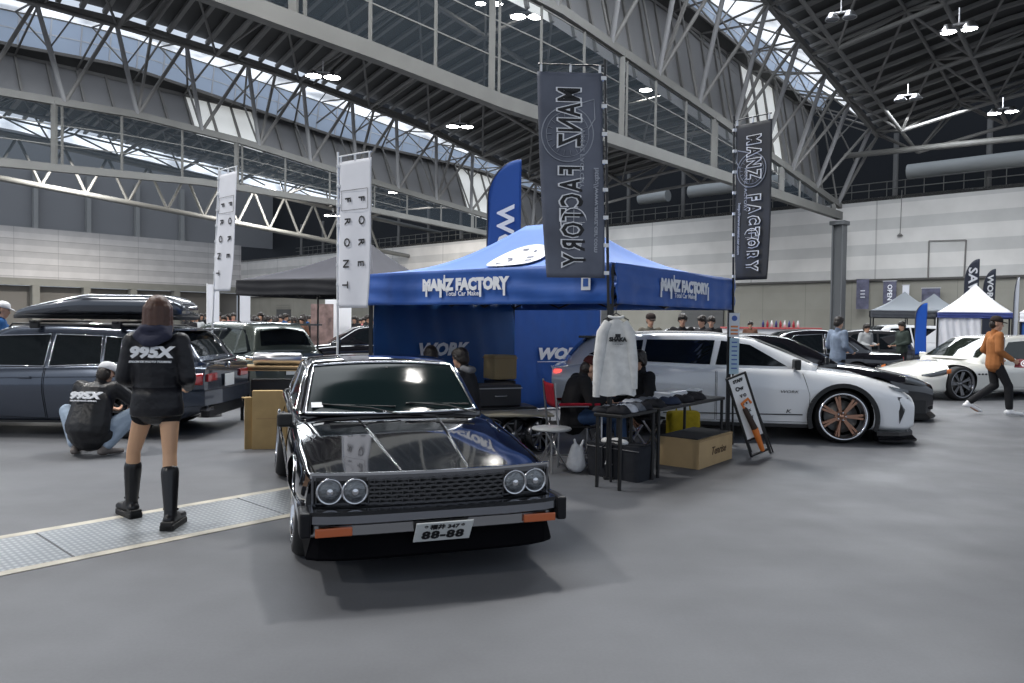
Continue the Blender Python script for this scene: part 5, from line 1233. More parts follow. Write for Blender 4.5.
# second blue panel behind: sidewall on a frame
pa, pb = G(506, 411), G(640, 404); pa.z = pb.z = 0; pb = pa + (pb - pa).normalized() * 1.95
bt = thing('blue_backdrop', 'tall blue canvas backdrop with white slanted lettering behind the folding chair', 'backdrop', pa); d_ = pb - pa
curtain('panel', '', V((0, 0, .02)), d_ + V((0, 0, .02)), 0, 2.15, blue, bt, .015, 2)
for f in (0, 1): MB().box(d_ * f + V((0, .05, 1.1)), (.04, .04, 2.2)).build('post', steel, bt)
MB().tube([V((0, .05, 2.18)), d_ + V((0, .05, 2.18))], .02).build('top_rail', steel, bt)
text('WORK', .26, facing(V((0, 0, 0)), d_, .56, .97, .04), wink, bt, 'backdrop_lettering', bold=.016, sx=1.25, shear=.25)
text('W H E E L S', .07, facing(V((0, 0, 0)), d_, .56, .74, .04), wink, bt, 'lettering', bold=.003, sx=1.2)
M = facing(V((0, 0, 0)), d_, .56, .84, .04); g = MB(); g.box((0, 0, 0), (1.0, .012, .004)); g.v = [tuple(M @ V(v)) for v in g.v]; g.build('underline', wink, bt)
# dark canopy at the left
dc = mat('charcoal_canvas', (.05, .05, .062), rough=.7, noise=.08, nscale=3, bump=.2, bscale=3); dv = mat('black_canvas', (.014, .014, .017), rough=.7)
a = P(237, 293, 18.8); a.z = 0; b = P(372, 297, 17.0); b.z = 0; dd = b - a; n_ = V((-dd.y, dd.x, 0)).normalized() * 3.0
t2, c2, o2 = canopy('dark_canopy_tent', 'charcoal pop-up canopy tent behind the white flags', [a, b, b + n_, a + n_], a + dd * .72 + n_ * .5 + UP * 3.42, 2.10, 2.48, dc, valm=dv, sag=.10)
M = facing(c2[0], c2[1], .86, 2.18, .07); g = MB(); g.box((0, 0, 0), (.22, .2, .004)); g.v = [tuple(M @ V(v)) for v in g.v]; g.build('red_patch', mat('red_print', (.5, .03, .05)), t2)
# far right canopies
a = P(870, 320, 30); b = P(938, 320, 30); a.z = b.z = 0; n_ = ((a + b) / 2).normalized() * 3; gc = mat('grey_canvas', (.17, .19, .215), rough=.7)
canopy('grey_canopy_tent', 'grey pop-up canopy tent left of the white and blue one', [a, b, b + n_, a + n_], (a + b) / 2 + n_ / 2 + UP * 3.0, 1.90, 2.18, gc, valm=mat('dark_grey_canvas', (.06, .065, .075), rough=.7), sag=.08)
a = P(905, 319, 36); b = P(962, 319, 36); a.z = b.z = 0; n_ = ((a + b) / 2).normalized() * 3
canopy('grey_canopy_tent', 'smaller grey canopy tent showing behind the nearer grey one', [a, b, b + n_, a + n_], (a + b) / 2 + n_ / 2 + UP * 3.2, 2.1, 2.35, gc, valm=gc, sag=.08)
wc_ = mat('white_canvas', (.78, .78, .82), rough=.6, noise=.05, nscale=3); nb = mat('navy_canvas', (.04, .06, .22), rough=.6)
a = P(937, 319, 27); b = P(1013, 320, 26.4); a.z = b.z = 0; n_ = ((a + b) / 2).normalized() * 2.7
t3, c3, o3 = canopy('white_canopy_tent', 'white peaked canopy tent with a navy valance, behind the ivory car', [a, b, b + n_, a + n_], (a + b) / 2 + n_ / 2 + UP * 3.15, 1.88, 2.08, wc_, valm=nb, sag=.08)
curtain('side_curtain', '', c3[0] + V((.0, .05, 0)), c3[0].lerp(c3[1], .60) + V((0, .05, 0)), .1, 1.9, wc_, t3, .03, 1)
a = P(1020, 322, 25.2); b = P(1095, 322, 23.5); a.z = b.z = 0; n_ = ((a + b) / 2).normalized() * 2.7
t4, c4, o4 = canopy('white_canopy_tent', 'white and navy canopy tent cut by the right edge of the picture', [a, b, b + n_, a + n_], (a + b) / 2 + n_ / 2 + UP * 3.0, 1.75, 2.08, wc_, valm=wc_, sag=.08)
curtain('side_curtain', '', c4[0] + V((.05, .05, 0)), c4[1] + V((0, .05, 0)), .1, 1.75, mat('blue_canvas_far', (.02, .09, .32)), t4, .02, 1)
# ================================================================ FLAGS
def nobori(name, label, px, py0, py1, Y, pxt, side, zt, w, h, m, poleh=None, polem=None, group=None, ang=0., bot=0., base=None):
    """tall banner on a pole; side=+1 cloth extends to picture-right"""
    p = base if base is not None else P(px, 330, Y); p = V((p.x, p.y, 0)); top = P(pxt, py0, p.y + .02)
    t = thing(name, label, 'flag', p, 0, group); pm_ = polem or white; q = top - p; f = V((q.x, q.y, 0)) / q.z
    at = lambda z: V((f.x * z, f.y * z, z))
    MB().tube([at(0), at(q.z * .5), at(q.z + .06)], .014, 8).build('pole', pm_, t)
    if base is None: MB().lathe([(.19, 0), (.19, .05), (.05, .09), (.0, .09)], None, 20).build('base', mat('flag_base', (.1, .1, .1)), t)
    D_ = V((cos(ang) * side, sin(ang) * side, 0)); z1 = q.z; n = D_.cross(UP) * side
    MB().tube([at(z1), at(z1) + D_ * (w + .02)], .009, 6).build('cross_rod', pm_, t)
    def fn(u, v):
        z = z1 - .07 - h * (1 - v) - bot * u * (1 - v); b = at(z) + D_ * (.03 + w * u) ; return b + n * (.02 * sin(v * 5 + u * 3) * (1 - v) + .015 * sin(u * 6) * (1 - v)) + D_ * (-.06 * (1 - v) ** 2 * u)
    g = MB(); g.grid(fn, 14, 40); c = g.build('cloth', m, t, thick=.002)
    g = MB()
    for k in range(8): zz = z1 - .12 - (h - .1) * k / 7; a = at(zz); g.box(a + D_ * .015, (.05, .04, .035))
    g.build('ties', white, t)
    for k in range(3): MB().box(at(z1 - .035) + D_ * (.05 + (w - .06) * k / 2), (.02, .02, .07)).build('loop', white, t)
    return t, fn, n, D_, at, z1
def put(t, fn, n, D_, u, v, body, size, m, rot, lift=.012, flip=False, **k):
    c = fn(u, v); x = D_.copy(); s_ = 1
    if n.dot(O - (c + t.location)) < 0: nn = -n
    else: nn = n
    xx = UP.cross(nn).normalized(); M = mtx(c + nn * lift, xx, UP) @ Matrix.Rotation(rot, 4, 'Z')
    if flip: M = mtx(c + nn * lift, xx, UP) @ Matrix.Scale(-1, 4, (1, 0, 0)) @ Matrix.Rotation(rot, 4, 'Z')
    return text(body, size, M, m, t, **k)
wcl = mat('white_flag_cloth', (.66, .67, .72), rough=.7, noise=.03, nscale=4, bump=.2, bscale=6)
for (px, pxt, py0, Y, w, lab, ang) in ((209, 219, 171, 11.75, .56, 'white vertical flag nearer the left, above the estate car', -.75), (338, 338, 157, 9.4, .56, 'taller white vertical flag beside the blue tent', -.62)):
    t, fn, n, D_, at, z1 = nobori('vertical_flag', lab + ', with black stacked letters', px, py0, 0, Y, pxt, 1, 0, w, 1.80, wcl, ang=ang, group=None)
    for i, ch in enumerate('FORE'): put(t, fn, n, D_, .70, .735 - i * .145, ch, .145, ink, -pi / 2, bold=.002)
    for i, ch in enumerate('FRONT'): put(t, fn, n, D_, .28, .735 - i * .145, ch, .145, ink, -pi / 2, bold=.002)
    g = MB()
    q = [fn(u, v) - n * .0 for u, v in ((.08, .80), (.90, .80), (.90, .665), (.08, .665), (.08, .80))]; nn = n if n.dot(O - t.location) > 0 else -n
    for a, b in zip(q, q[1:]): g.bar(a + nn * .012, b + nn * .012, .004, .004)
    g.build('printed_frame', ink, t)
bn = mat('navy_grey_banner', (.105, .115, .15), rough=.5, noise=.35, nscale=1.6, bump=.2, bscale=5); bn2 = mat('black_banner', (.03, .032, .038), rough=.6, noise=.3, nscale=2)
bpole = mat('black_pole', (.012, .012, .014), rough=.4)
grp = mat('banner_grey_print', (.32, .34, .39), rough=.6)
for (pp, pxt, py0, side, w, h, mt, lab, ang, flip) in ((TM + V((.0, -.10, 0)), 605, 66, -1, .62, 1.95, bn, 'large dark banner hanging above the front leg of the blue tent, lettering reversed', .05, True), (TR + V((.0, -.12, 0)), 734, 121, 1, .50, 1.95, bn2, 'narrow dark banner above the right leg of the blue tent', -.85, False)):
    t, fn, n, D_, at, z1 = nobori('vertical_flag', lab, 0, py0, 0, 0, pxt, side, 0, w, h, mt, ang=ang, polem=bpole, base=pp)
    U = (lambda u: u) if side > 0 else (lambda u: 1 - u); uu = .62 if not flip else .48
    # lettering column: dark letters outlined in white
    W_ = .30 * w / .62
    for i, ch in enumerate('MANZ FACTORY'):
        if ch == ' ': continue
        v = .89 - i * .073 - (.0)
        put(t, fn, n, D_, U(.50), v, ch, W_, mat('banner_white', (.80, .81, .85)), -pi / 2, lift=.010, bold=.022, flip=flip, sx=.60, ext=.001); put(t, fn, n, D_, U(.50), v, ch, W_, ink, -pi / 2, lift=.015, bold=.006, flip=flip, sx=.60, ext=.001)
    nn = n if n.dot(O - t.location) > 0 else -n
    put(t, fn, n, D_, U(.86) if flip else U(.14), .33, 'http://www.manz.car.com', .062 * w / .62, grp, -pi / 2, bold=.002, flip=flip, sx=1.25); put(t, fn, n, D_, U(.67) if flip else U(.30), .58, 'MANZ FACTORY', .055, grp, -pi / 2, flip=flip, bold=.001, sx=1.3)
    g = MB(); c = fn(U(.45), .70) + nn * .006; R_ = w * .40; xx = UP.cross(nn).normalized()
    for rr in (1.0, .82): g.tube([c + (xx * cos(a * pi / 18) + UP * sin(a * pi / 18) * 1.05) * R_ * rr for a in range(37)], .006 if rr == 1 else .003, 5, cap=False)
    for k in range(18): a = 2 * pi * k / 18; g.bar(c + (xx * cos(a) + UP * sin(a)) * R_ * .62, c + (xx * cos(a) + UP * sin(a)) * R_ * .80, .016, .003)
    g.tube([c + xx * R_ * (-.1 if flip else .1) + UP * R_ * 1.0, c + xx * R_ * 1.0 * (1 if flip else -1) + UP * R_ * 1.35, c + xx * R_ * 1.05 * (1 if flip else -1) + UP * R_ * .6, c + xx * R_ * .8 * (1 if flip else -1) + UP * R_ * .2], .007, 5)
    g.build('wheel_emblem', grp, t)
    g = MB(); c = fn(U(.50), .27) + nn * .011; R_ = w * .20; g.tube([c + (xx * cos(a * pi / 12) + UP * sin(a * pi / 12) * 1.1) * R_ for a in range(25)], .006, 5, cap=False); g.bar(c - xx * R_, c + xx * R_, .01, .003); g.bar(c - UP * R_, c + UP * R_, .01, .003); g.build('round_emblem', mat('banner_white', (.80, .81, .85)), t)
def feather(name, label, px, pyt, Y, w, h, m, side=1, group=None, txt=None, tsz=.3, ang=0., zb=None, tz=.40):
    p = P(px, 330, Y); p.z = 0; t = thing(name, label, 'flag', p, 0, group); ztop = P(px, pyt, Y).z; D_ = V((cos(ang), sin(ang), 0)) * side; n = D_.cross(UP)
    nn = n if n.dot(O - p) > 0 else -n; out = []
    N = 16
    for i in range(N + 1):
        a = (pi / 2) * i / N; out.append(V((0, 0, ztop - h * .28)) + D_ * w * (1 - cos(a)) + UP * h * .28 * sin(a))
    pole = [V((0, 0, 0)), V((0, 0, ztop - h * .28))] + out[1:]
    MB().tube(pole, .014, 6).build('pole', mat('dark_pole', (.05, .05, .06)), t); MB().box((0, 0, .03), (.4, .4, .06), ch=.02).build('base', mat('flag_base', (.1, .1, .1)), t)
    g = MB(); zb_ = ztop - h
    g.grid(lambda u, v: (lambda a: V((D_.x * (w * (1 - cos(a))) * 1, D_.y * (w * (1 - cos(a))), 0)) * 0 + D_ * (w * (u if v < .72 else u * cos(0) + 0)) * 1)(0) * 1 + UP * (zb_ + (h * v if v < .72 else h * .72 + h * .28 * (v - .72) / .28 * sin(math.acos(max(0., 1 - u)) if u < 1 else pi / 2))) + n * .015 * sin(v * 6 + u * 2), 12, 30)
    g.build('cloth', m, t, thick=.003)
    if txt:
        M = mtx(D_ * w * .52 + UP * (zb_ + h * tz) + nn * .03, UP.cross(nn).normalized(), UP) @ Matrix.Rotation(-pi / 2, 4, 'Z'); text(txt, tsz, M, wink, t, 'flag_lettering', bold=.012, sx=1.15, ext=.002)
    return t
wf = mat('work_blue', (.012, .07, .30), rough=.6)
feather('feather_flag', 'blue feather flag rising behind the blue tent roof', 486, 160, 13.5, .60, 2.6, wf, 1, txt='WORK', tsz=.42, ang=-.1)
feather('feather_flag', 'short blue feather flag by the far grey canopy', 915, 303, 22, .34, 1.5, mat('bright_blue', (.015, .11, .55), rough=.5), 1)
blkf = mat('black_flag_cloth', (.035, .04, .06), rough=.6)
feather('feather_flag', 'taller black feather flag with white letters above the white canopy', 963, 259, 31, .60, 3.6, blkf, 1, txt='SAWA', tsz=.50, tz=.68)
feather('feather_flag', 'smaller black feather flag right of the taller one', 982, 269, 32.5, .52, 3.2, blkf, 1, txt='WORKS', tsz=.34, tz=.70)
feather('feather_flag', 'thin white feather flag at the right edge beside the white canopy', 1013, 277, 22, .14, 3.0, mat('white_canvas2', (.7, .72, .78)), 1)
# banners hung on the far concrete wall
wallb = mat('wall_banner_dark', (.10, .10, .15), rough=.7, noise=.5, nscale=1.5)
for i, (px, y0, y1, w, lab) in enumerate(((863, 279, 309, 1.0, 'dark vertical banner on the far wall, next to the right column'), (890, 281, 304, 1.0, 'dark vertical banner on the far wall, second from the column'), (906, 285, 298, .5, 'narrow pale banner on the far wall'), (931, 288, 306, 1.3, 'wide dark banner on the far wall above the grey canopy'))):
    a = onplane(px, y0, W0 - d1 * .8, d1); b = onplane(px, y1, W0 - d1 * .8, d1); t = thing('wall_banner', lab, 'banner', V((a.x, a.y, b.z)))
    R_ = Matrix((d2, d1, UP)).transposed(); hh = a.z - b.z
    MB().box((0, 0, hh / 2), (w, .04, hh), R_).build('cloth', wallb if i != 2 else wcl, t); MB().box((0, 0, hh), (w + .1, .08, .06), R_).build('rail', steel, t)
    text('OPEN'[:4] if i == 1 else 'A B C'.replace(' ', '')[:3] if False else 'I I I', .5, Matrix.Translation(V((0, 0, hh / 2)) - d1 * .05) @ mtx(V((0, 0, 0)), -d2, UP) @ Matrix.Rotation(-pi / 2, 4, 'Z'), mat('banner_white', (.80, .81, .85)), t, 'print', bold=.01) if i < 2 else None
# portrait banner by the crowd
q = P(322, 340, 25.2); q.z = 0; t = thing('portrait_banner', 'tall printed stand banner in brown tones amid the crowd', 'banner', q, 0)
MB().box((0, 0, 1.05), (.75, .03, 2.0)).build('cloth', mat('portrait_print', (.22, .15, .14), rough=.6, noise=.6, nscale=3), t); MB().box((0, 0, .04), (.8, .25, .08), ch=.02).build('base', steel, t)
q = P(338, 340, 26); q.z = 0; t = thing('display_board', 'bright white display board right of the portrait banner', 'panel', q, 0); MB().box((0, 0, 1.15), (.9, .05, 2.3), ch=.01).build('board', mat('white_board', (.85, .86, .9)), t); MB().box((0, 0, .03), (.9, .4, .05)).build('foot', steel, t)
for (px, lab) in ((207, 'narrow white pole flag in the crowd, leftmost'), (238, 'narrow white pole flag in the crowd above the dark green estate')):
    q = P(px, 340, 21.2); q.z = 0; t = thing('pole_flag', lab, 'flag', q, 0); MB().tube([(0, 0, 0), (0, 0, 2.5)], .02).build('pole', white, t); MB().box((.18, 0, 1.8), (.32, .02, 1.35)).build('cloth', wcl, t); MB().box((0, 0, .03), (.3, .3, .06)).build('base', steel, t)
# ================================================================ BOOTH OBJECTS
ax = (TR - TM).normalized(); ay = V((-ax.y, ax.x, 0)); ay = ay if ay.dot(tc0 - TM) > 0 else -ay      # along the stand's edge, and inwards
q0 = G(658, 479); q0.z = 0; rzt = math.atan2(ax.y, ax.x)
tblk = mat('black_table', (.012, .012, .013), rough=.45)
def table(name, label, o, L, D_, h, legw=.03, shelf=False):
    t = thing(name, label, 'table', o, rzt)
    MB().box((L / 2, D_ / 2, h - .02), (L, D_, .035), ch=.008).build('tabletop', tblk, t)
    for x in (.03, L - .03):
        for y in (.03, D_ - .03): MB().tube([(x, y, 0), (x, y, h - .03)], .018, 8).build('leg', tblk, t)
    MB().tube([(.03, .03, h * .42), (L - .03, .03, h * .42)], .010).build('stretcher', tblk, t) if shelf else None
    return t
tB = table('folding_table', 'long black folding table with shirts and a silver case, above the cardboard box', q0 + ax * .02, 1.65, .52, .70)
tA = table('folding_table', 'short black folding table heaped with folded clothes beside the hanging shirt', q0 - ax * .74, .70, .30, .70)
def onT(o, x, y, z=.0): return o.location + Matrix.Rotation(rzt, 3, 'Z') @ V((x, y, z))
rnd = random.Random(11)
garm = [(cloth('black_shirt', (.02, .02, .024)), 'black'), (cloth('grey_shirt', (.10, .11, .13)), 'grey'), (cloth('navy_shirt', (.03, .04, .07)), 'navy'), (cloth('pale_shirt', (.45, .47, .52)), 'pale grey')]
def folded(p, rz, m, label, w=.26, d=.20, h=.05, group=None):
    g = MB(); g.grid(lambda u, v: (lambda a, k: V((cos(a) * w / 2 * (abs(cos(a)) ** -.35 if abs(cos(a)) > .05 else 1) * k, sin(a) * d / 2 * (abs(sin(a)) ** -.35 if abs(sin(a)) > .05 else 1) * k, h * (1 - (v * 1.0) ** 6) * (.8 + .25 * sin(a * 3 + u * 9) * k))))(2 * pi * u, v), 28, 7)
    o = g.build('folded_shirt', m, None, loc=p); o.rotation_euler = (0, 0, rz); md = o.modifiers.new('s', 'SOLIDIFY'); md.thickness = .004; tag(o, label, 'shirt', group)
    return o
for tt, n, nm in ((tA, 8, 'short'), (tB, 8, 'long')):
    L_ = .70 if tt is tA else 1.65; used_ = {}
    for i in range(n):
        m, cn = garm[(i * 3 + (1 if tt is tA else 0)) % 4] if i % 3 else garm[i % 2]
        x = .13 + (L_ - .26) * ((i // 2) + .0) / max(1, (n // 2 - 1)); y = (.11 + .15 * (i % 2)) if tt is tA else (.14 + .24 * (i % 2))
        if tt is tB: x = .14 + 1.0 * (i // 2) / 3
        folded(onT(tt, x, y, .702), rzt + rnd.uniform(-.4, .4), m, '%s folded shirt in the heap on the %s black table' % (cn, nm), .24 if tt is tB else .20, .22, .05 if i % 2 else .07, '%s folded shirts on the %s table' % (cn, nm))
o = thing('equipment_case', 'silver flat case lying on the black table in front of the crossover door', 'case', onT(tB, 1.05, .40, .702 - .72), rzt)
MB().box((0, 0, .76), (.42, .22, .08), ch=.025).build('lid', mat('silver_case', (.62, .64, .68), rough=.35, metal=.6), o); MB().box((0, -.11, .76), (.38, .03, .03), ch=.008).build('front_rail', white, o)
o = thing('shoe_box', 'small black box with a white lid on the right end of the long table', 'box', onT(tB, 1.45, .3, .702), rzt + .2)
MB().box((0, 0, .03), (.22, .14, .06), ch=.004).build('carton', tblk, o); MB().box((0, 0, .068), (.23, .15, .018), ch=.003).build('lid', white, o)
# hanging white long-sleeved shirt on the front tent leg
hp = P(616, 318, TM.y - .28); hg_ = thing('hanging_shirt', 'white long-sleeved shirt with black chest print hanging from the tent leg', 'shirt', (hp.x, hp.y, hp.z + .0)); wsh_ = cloth('white_cotton', (.62, .62, .61))
def shirt(u, v):
    # v 0 bottom .. 1 neck; closed tube in u
    a = 2 * pi * u; w = .060 + .085 * min(1, (1 - v) / .20) + .05 * (1 - v); dpt = .035 + .035 * (1 - v); fold = .010 * sin(a * 7 + v * 2) * (1 - v)
    dz = -.72 * (1 - v); 
    return V((cos(a) * (w + fold), sin(a) * (dpt + fold), dz + (-.03 * abs(cos(a)) if v > .9 else 0) + (.012 * sin(a * 4) if v < .05 else 0)))
g = MB(); g.grid(shirt, 48, 26); g.build('torso', wsh_, hg_)
for sy in (1, -1):
    g = MB(); g.tube([(sy * .07, 0, -.04), (sy * .125, -.01, -.14), (sy * .160, -.02, -.40), (sy * .175, -.02, -.74 if sy < 0 else -.66)], [.045, .056, .050, .034], 14); g.build('sleeve', wsh_, hg_)
g = MB(); g.tube([(cos(a * pi / 8) * .065, sin(a * pi / 8) * .035, .008 + .006 * cos(a * pi / 4)) for a in range(17)], .014, 8, cap=False); g.build('collar', wsh_, hg_)
g = MB(); g.tube([(-.12, 0, -.02), (0, 0, .045), (.12, 0, -.02)], .007, 6); g.tube([(0, 0, .045), (0, 0, .10), (.02, 0, .12), (.0, 0, .14), (-.02, 0, .125)], .004, 6); g.build('hanger', blackpl, hg_)
Ms = Matrix.Translation((.01, -.078, -.20)) @ Matrix.Rotation(pi / 2, 4, 'X')
text('SHAKA', .05, Ms, ink, hg_, 'chest_print', bold=.004, ext=.002); text('TOKYO BAY', .018, Ms @ Matrix.Translation((0, -.045, 0)), ink, hg_, 'chest_print', ext=.002); MB().box((0, 0, 0), (.05, .004, .035)).build('crown_print', ink, hg_, loc=(.01, -.080, -.165))
# cardboard carton on the ground
bA, bB, bC = G(699, 470), G(663, 464.5), G(732, 458.5)
u1 = (bC - bA).normalized(); L1_ = (bC - bA).length; v1 = V((-u1.y, u1.x, 0)); v1 = v1 if v1.dot(bB - bA) > 0 else -v1; L2_ = .50
card = mat('cardboard', (.43, .30, .155), rough=.8, noise=.06, nscale=6)
bx = thing('cardboard_box', 'brown cardboard box with black script print on the floor under the long table', 'box', bA + u1 * L1_ / 2 + v1 * L2_ / 2, math.atan2(u1.y, u1.x)); hB = .31
g = MB(); g.box((0, 0, hB / 2), (L1_, L2_, hB), ch=.004); g.build('carton', card, bx)
MB().box((0, .0, hB + .006), (L1_ - .04, L2_ - .06, .012), ch=.004).build('dark_cover', mat('dark_cloth_cover', (.05, .048, .05), rough=.9), bx)
for sx in (1,): MB().box((0, -L2_ / 2 - .001, hB - .012), (L1_, .004, .02)).build('top_edge', mat('cardboard_edge', (.33, .22, .11), rough=.8), bx)
text('Tenrise', .12, Matrix.Translation((.05, -L2_ / 2 - .004, hB * .5)) @ Matrix.Rotation(pi / 2, 4, 'X'), mat('brown_print', (.10, .06, .03), rough=.8), bx, 'script_print', shear=.35, bold=.002, sx=1.1)
# holdall and plastic bag
ba, bb = G(583, 474), G(640, 484); ud = (bb - ba).normalized(); ba_c = (ba + bb) / 2 + V((-ud.y, ud.x, 0)) * .16
bag = thing('holdall', 'black cool-bag holdall with a white triangle mark on the floor', 'bag', ba_c, math.atan2(ud.y, ud.x)); Lb = (bb - ba).length * .93
bkf = cloth('black_nylon_bag', (.022, .024, .030)); g = MB()
g.grid(lambda u, v: (lambda a: V((max(-1, min(1, 1.35 * cos(a))) * Lb / 2 * (1 - .05 * (1 - v)), max(-1, min(1, 1.35 * sin(a))) * .155 * (1 - .05 * (1 - v)), .33 * v + .01 * sin(a * 5) * v)))(2 * pi * u), 40, 8)
g.box((0, 0, .005), (Lb * .9, .29, .01)); g.box((0, 0, .325), (Lb * .97, .30, .02), ch=.008); g.build('bag_body', bkf, bag)
for sy in (1, -1): MB().tube([(-.10, sy * .158, .10), (-.10, sy * .165, .30), (-.06, sy * .12, .37), (.06, sy * .12, .37), (.10, sy * .165, .30), (.10, sy * .158, .10)], .010, 6).build('handle', bkf, bag)
MB().tube([(-Lb / 2, -.155, .30), (Lb / 2, -.155, .30)], .006, 6).build('zip', mat('zip_grey', (.15, .15, .16)), bag)
g = MB(); g.prism([(-.045, -.05), (0, .07), (.045, -.05), (.02, -.05), (0, .0), (-.02, -.05)], 0, .004, Matrix.Translation((-.02, -.168, .19)) @ Matrix.Rotation(pi / 2, 4, 'X')); g.build('triangle_mark', wink, bag)
text('AUDI', .022, Matrix.Translation((-.02, -.170, .12)) @ Matrix.Rotation(pi / 2, 4, 'X'), wink, bag, 'mark_lettering', bold=.001) if False else None
g = MB()
for k, (x, y, r) in enumerate(((-.14, -.02, .07), (-.06, .03, .08), (.03, -.02, .075))): g.ell((x, y, .0), (r, r * .9, .035))
o = g.build('white_towel', cloth('white_towel', (.62, .62, .62))); remesh(o, .010, 5); o.location = bag.location + V((0, 0, .345)); o.rotation_euler = bag.rotation_euler; tag(o, 'crumpled white towel lying on top of the black holdall', 'towel')
pb_ = G(577, 475) + V((0, .12, 0)); g = MB(); g.ell((0, 0, .09), (.105, .08, .09)); g.cap((-.03, 0, .12), (.0, 0, .28), (.07, .05), (.055, .03)); g.cap((.04, 0, .10), (.035, 0, .26), (.06, .05), (.04, .03)); g.cap((.0, 0, .26), (-.02, 0, .36), .022, .012); g.cap((.04, .0, .25), (.07, .0, .35), .020, .012); o = g.build('plastic_bag', mat('white_plastic_film', (.62, .64, .68), rough=.35, bump=1.0, bscale=16)); remesh(o, .010, 3); o.location = pb_; o.scale = (1, 1, .95); tag(o, 'white plastic bag standing to the left of the black holdall', 'bag')
# folding chair
ch = thing('folding_chair', 'folding director chair with red armrests and silver frame', 'chair', sc_ + V((-.0, 0, 0)), rzs); redc = cloth('red_canvas', (.24, .008, .02))
MB().grid(lambda u, v: (-.25 + .5 * u, -.24 + .42 * v, .42 - .03 * sin(pi * u)), 10, 6).build('seat', cloth('black_canvas_seat', (.02, .02, .022)), ch, thick=.012)
MB().grid(lambda u, v: (-.26 + .52 * u, -.25 - .05 * v - .02 * sin(pi * u), .62 + .26 * v), 10, 6).build('backrest', redc, ch, thick=.010)
for sx in (1, -1):
    x = sx * .28
    MB().tube([(x, -.30, .90), (x, -.25, .42), (x, -.25, .0)], .012).build('rear_post', steel, ch); MB().tube([(x, .22, .0), (x, .22, .60), (x, .17, .645), (x, -.24, .645)], .012).build('front_post', steel, ch)
    MB().box((x, -.02, .665), (.055, .44, .026), ch=.01).build('armrest', redc, ch); MB().tube([(x, -.25, .03), (x, .22, .03)], .011).build('foot_rail', steel, ch)
for y in (-.23, .20): MB().tube([(-.27, y, .04), (.27, y, .42)], .010).tube([(.27, y, .04), (-.27, y, .42)], .010).build('cross_leg', steel, ch)
# seat for the second person
st2 = thing('folding_stool', 'black folding stool under the person behind the hanging shirt', 'stool', s2, radians(118)); MB().box((0, -.02, .40), (.36, .34, .03), ch=.01).build('seat', black_cloth, st2)
for sx in (1, -1): MB().bar((sx * .16, -.18, .0), (sx * .16, .14, .39), .02, .02).build('leg', steel, st2); MB().bar((sx * .14, .14, .0), (sx * .14, -.18, .39), .02, .02).build('leg', steel, st2)
# little side table
sp_ = G(551, 470) ; sdt = thing('side_table', 'small grey round folding side table in front of the folding chair', 'table', sp_, .1)
MB().lathe([(0, .42), (.20, .42), (.21, .43), (.20, .445), (0, .445)], None, 28).build('tabletop', mat('grey_laminate', (.36, .37, .38), rough=.4), sdt)
for k in range(3): a = 2 * pi * k / 3 + .4; MB().tube([(cos(a) * .20, sin(a) * .20, 0), (-cos(a) * .08, -sin(a) * .08, .42)], .010).build('leg', steel, sdt)
# price board leaning on a stand
s0, s1_ = G(754, 459), G(769, 455); bd = thing('sign_stand', 'tall narrow white notice board in a black frame leaning beside the tent leg', 'sign', (s0 + s1_) / 2, 0)
ex = V((.95, .15, 0)).normalized(); up_ = (P(735.5, 375, 8.6) - ((s0 + s1_) / 2)); Lg = up_.length; up_.normalize(); ez = ex.cross(up_).normalized(); ex2 = up_.cross(ez); ez2 = ez
MM = Matrix((ex2, up_, ez2)).transposed().to_4x4(); wB = .23
if ez2.y > 0: pass
def bpart(mb, name, m): mb.v = [tuple(MM @ V(v)) for v in mb.v]; return mb.build(name, m, bd)
for sx in (1, -1): g = MB(); g.box((sx * wB / 2, Lg / 2, 0), (.025, Lg, .03), ch=.005); bpart(g, 'frame_post', blackpl)
for y in (.06, .25, Lg - .012): g = MB(); g.box((0, y, 0), (wB, .025, .025), ch=.005); bpart(g, 'frame_rail', blackpl)
g = MB(); g.box((0, Lg * .61, 0), (wB - .03, Lg * .74, .012)); bpart(g, 'board', mat('white_board2', (.74, .75, .76), rough=.4))
zz = .012 if (MM.to_3x3() @ V((0, 0, 1))).y < 0 else -.012
for i, (tx, sz, y, x) in enumerate((('STAFF', .05, .93, 0), ('Ow', .07, .84, -.01), ('V O', .05, .75, .01), ('o  o', .04, .66, 0), ('I x', .05, .57, .02), ('5 Y', .045, .48, .02))):
    M_ = MM @ Matrix.Translation((x, Lg * y, zz)); M_ = M_ if zz > 0 else M_ @ Matrix.Rotation(pi, 4, 'Y'); text(tx, sz, M_, ink, bd, 'notice_lettering', bold=.003, sx=.9)
for sx in (1, -1): g = MB(); g.tube([MM @ V((sx * wB / 2, Lg * .9, -zz * 2)), V((sx * .13 + .12, .34, 0))], .010); g.build('back_leg', blackpl, bd)
or_ = mat('orange_rope', (.62, .17, .03), rough=.6); g = MB(); o = thing('umbrella', 'folded orange and dark umbrella hooked over the front of the notice board', 'umbrella', bd.location + MM @ V((.0, 0, 0)))
fx = lambda x, y: (MM @ V((x, y, 0))) + V((0, -.055, 0))
MB().cap(fx(.02, .10), fx(.01, .36), .028, .040).build('canopy', or_, o); MB().cap(fx(.01, .36), fx(-.03, .62), .038, .03).build('cover', mat('dark_cover', (.04, .025, .02), rough=.8), o)
MB().tube([fx(-.03, .62), fx(-.05, .70), fx(.04, .73), fx(.06, .67)], .016, 8).build('handle', or_, o)
